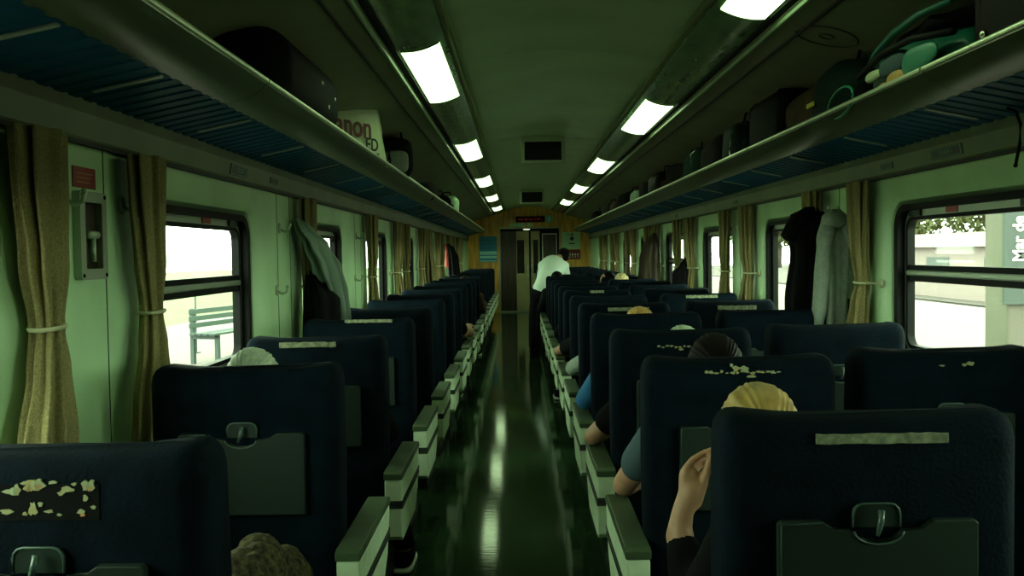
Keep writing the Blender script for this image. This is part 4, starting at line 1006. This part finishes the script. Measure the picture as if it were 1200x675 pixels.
hair(t, hd-O, q, 1, M['brownhair'])

# ================================================================== OUTDOORS
bm = NB(); box(bm, -7.9, XL-.35, -10, 60, -.6, -.12); tag(obj('platform', bm, M['platform']), kind='structure')
bm = NB(); box(bm, -40, -7.9, -10, 120, -.8, -.14); tag(obj('lawn', bm, M['grass']), kind='structure')
bm = NB(); box(bm, XR+.4, 11.5, -10, 70, -.7, -.12); tag(obj('far_platform', bm, M['platform']), kind='structure')
bm = NB(); box(bm, 11.5, 70, -30, 160, -1.3, -1.1); tag(obj('ballast_bed', bm, M['ballast']), kind='structure')
bm = NB(); box(bm, -3, 3, 24.5, 160, -1.4, -1.2); tag(obj('track_bed', bm, M['ballast']), kind='structure')
for i, x in enumerate((12.7, 14.3, 16.6, 18.2)):
    bm = NB(); prism(bm, [(x-.07, -1.1), (x+.07, -1.1), (x+.07, -1.07), (x+.015, -1.05), (x+.015, -.96), (x+.04, -.94), (x+.04, -.91), (x-.04, -.91), (x-.04, -.94), (x-.015, -.96), (x-.015, -1.05), (x-.07, -1.07)], -20, 90, 'y')
    tag(obj('track_rail', bm, M['rust']), '%s steel rail beyond the right platform, counted from the train' % ORD[i], 'rail', 'steel rails')
# bench
t = thing('bench', 'teal grey slatted bench on the platform outside the nearest left window', 'bench', (-4.35, 14.0, -.12), math.radians(75))
for sx in (-1, 1):
    bm = NB(); box(bm, sx*.62-.03, sx*.62+.03, -.22, -.16, 0, .42, .005); box(bm, sx*.62-.03, sx*.62+.03, .18, .24, 0, .80, .005); box(bm, sx*.62-.03, sx*.62+.03, -.22, .22, .36, .42, .005); obj('leg_frame', bm, M['bench'], t)
bm = NB()
for k in range(4): box(bm, -.75, .75, -.22+k*.105, -.135+k*.105, .42, .45, .004)
obj('seat_slats', bm, M['bench'], t)
bm = NB()
for k in range(3): box(bm, -.75, .75, .16, .185, .52+k*.10, .59+k*.10, .004)
obj('back_slats', bm, M['bench'], t)
t = thing('post', 'thin grey post on the platform outside the nearest left window', 'post', (-5.2, 15.0, -.12)); bm = NB(); tube(bm, [(0, 0, 0), (0, 0, 1.0)], .012, 8); box(bm, -.05, .05, -.05, .05, 0, .02); obj('pole', bm, M['bench'], t)
# station column with sign
cp = P(1186, 300, 6.4)
t = thing('station_column', 'pale concrete column with vertical name board outside the nearest right window', 'column', (cp.x+.03, 6.4, -.12))
bm = NB(); box(bm, -.05, .38, .02, .34, 0, 4.2, .02); obj('shaft', bm, M['concrete'], t)
bm = NB(); box(bm, -.09, .28, -.01, .02, 1.12, 2.5, .004); bd = obj('name_board', bm, M['board'], t)
mt = frame_mtx((.055, -.011, 1.12+.0), (0, 0, 1), (-1, 0, 0))
def letters(s, zc, m, size=.108):
    o = text('white_lettering', s, size, m, t, Matrix.Identity(4), .001, .002)
    o.data.transform(frame_mtx((.01, -.013, zc), (0, 0, 1), (-1, 0, 0)))
zc = P(1186, 274, 6.4).z+.085
letters('Mar de', zc, M['white'])
# buildings and trees beyond the tracks
t = thing('building', 'long low pale building beyond the tracks, seen through the nearest right window', 'building', (25, 46, -1.1))
bm = NB(); box(bm, -4, 4, -26, 26, 0, 2.5); obj('walls', bm, M['building'], t)
bm = NB(); prism(bm, [(-4.4, 2.5), (4.4, 2.5), (0, 3.3)], -26.4, 26.4, 'y'); obj('roof', bm, M['concrete'], t)
for k in range(8): bm = NB(); box(bm, -4.03, -3.99, -24+k*6, -21.5+k*6, 1.0, 2.0); obj('window_opening', bm, M['board'], t)
R.seed(21)
def tree(x, y, h, r, sd, lab):
    t = thing('tree', lab, 'tree', (x, y, -1.2), 0, 'trees beyond the tracks')
    bm = NB(); tube(bm, [(0, 0, 0), (.1, 0, h*.3), (.0, .1, h*.6), (.1, .1, h*.8)], [.3, .24, .18, .08], 10)
    for a in range(4): tube(bm, [(0, 0, h*.4), (math.cos(a*1.6)*r*.5, math.sin(a*1.6)*r*.5, h*.68)], [.12, .04], 6)
    obj('trunk', bm, M['bark'], t, smooth=True)
    bm = NB(); rr = random.Random(sd)
    for i in range(2600):
        u = Vector((rr.gauss(0, 1), rr.gauss(0, 1), rr.gauss(0, 1))).normalized(); k = .55+.45*rr.random()**.5
        k *= 1+.3*noise.noise(u*2.2+Vector((sd, 0, 0)))
        c = Vector((u.x*r*k, u.y*r*k, h*.68+u.z*h*.36*k)); a = Vector((rr.uniform(-1, 1), rr.uniform(-1, 1), rr.uniform(-1, 1))).normalized(); b2 = a.cross(Vector((.3, .5, .8))).normalized(); s_ = rr.uniform(.18, .36)
        bm.faces.new([bm.verts.new(c+v) for v in (a*s_, b2*s_*.6, -a*s_, -b2*s_*.6)])
    tag(obj('foliage', bm, M['leaf'], t), 'loose green leaves')
ta = [(36+(i%2)*2.5, 46+i*10.5, 9+(i*7%4), 3.9) for i in range(11)]
for i, (x, y, h, r) in enumerate(sorted(ta, key=lambda q: -q[0]/q[1])):
    tree(x, y, h, r, i*3+1, '%s leafy tree from the right, beyond the tracks outside the right windows' % ORD[i])
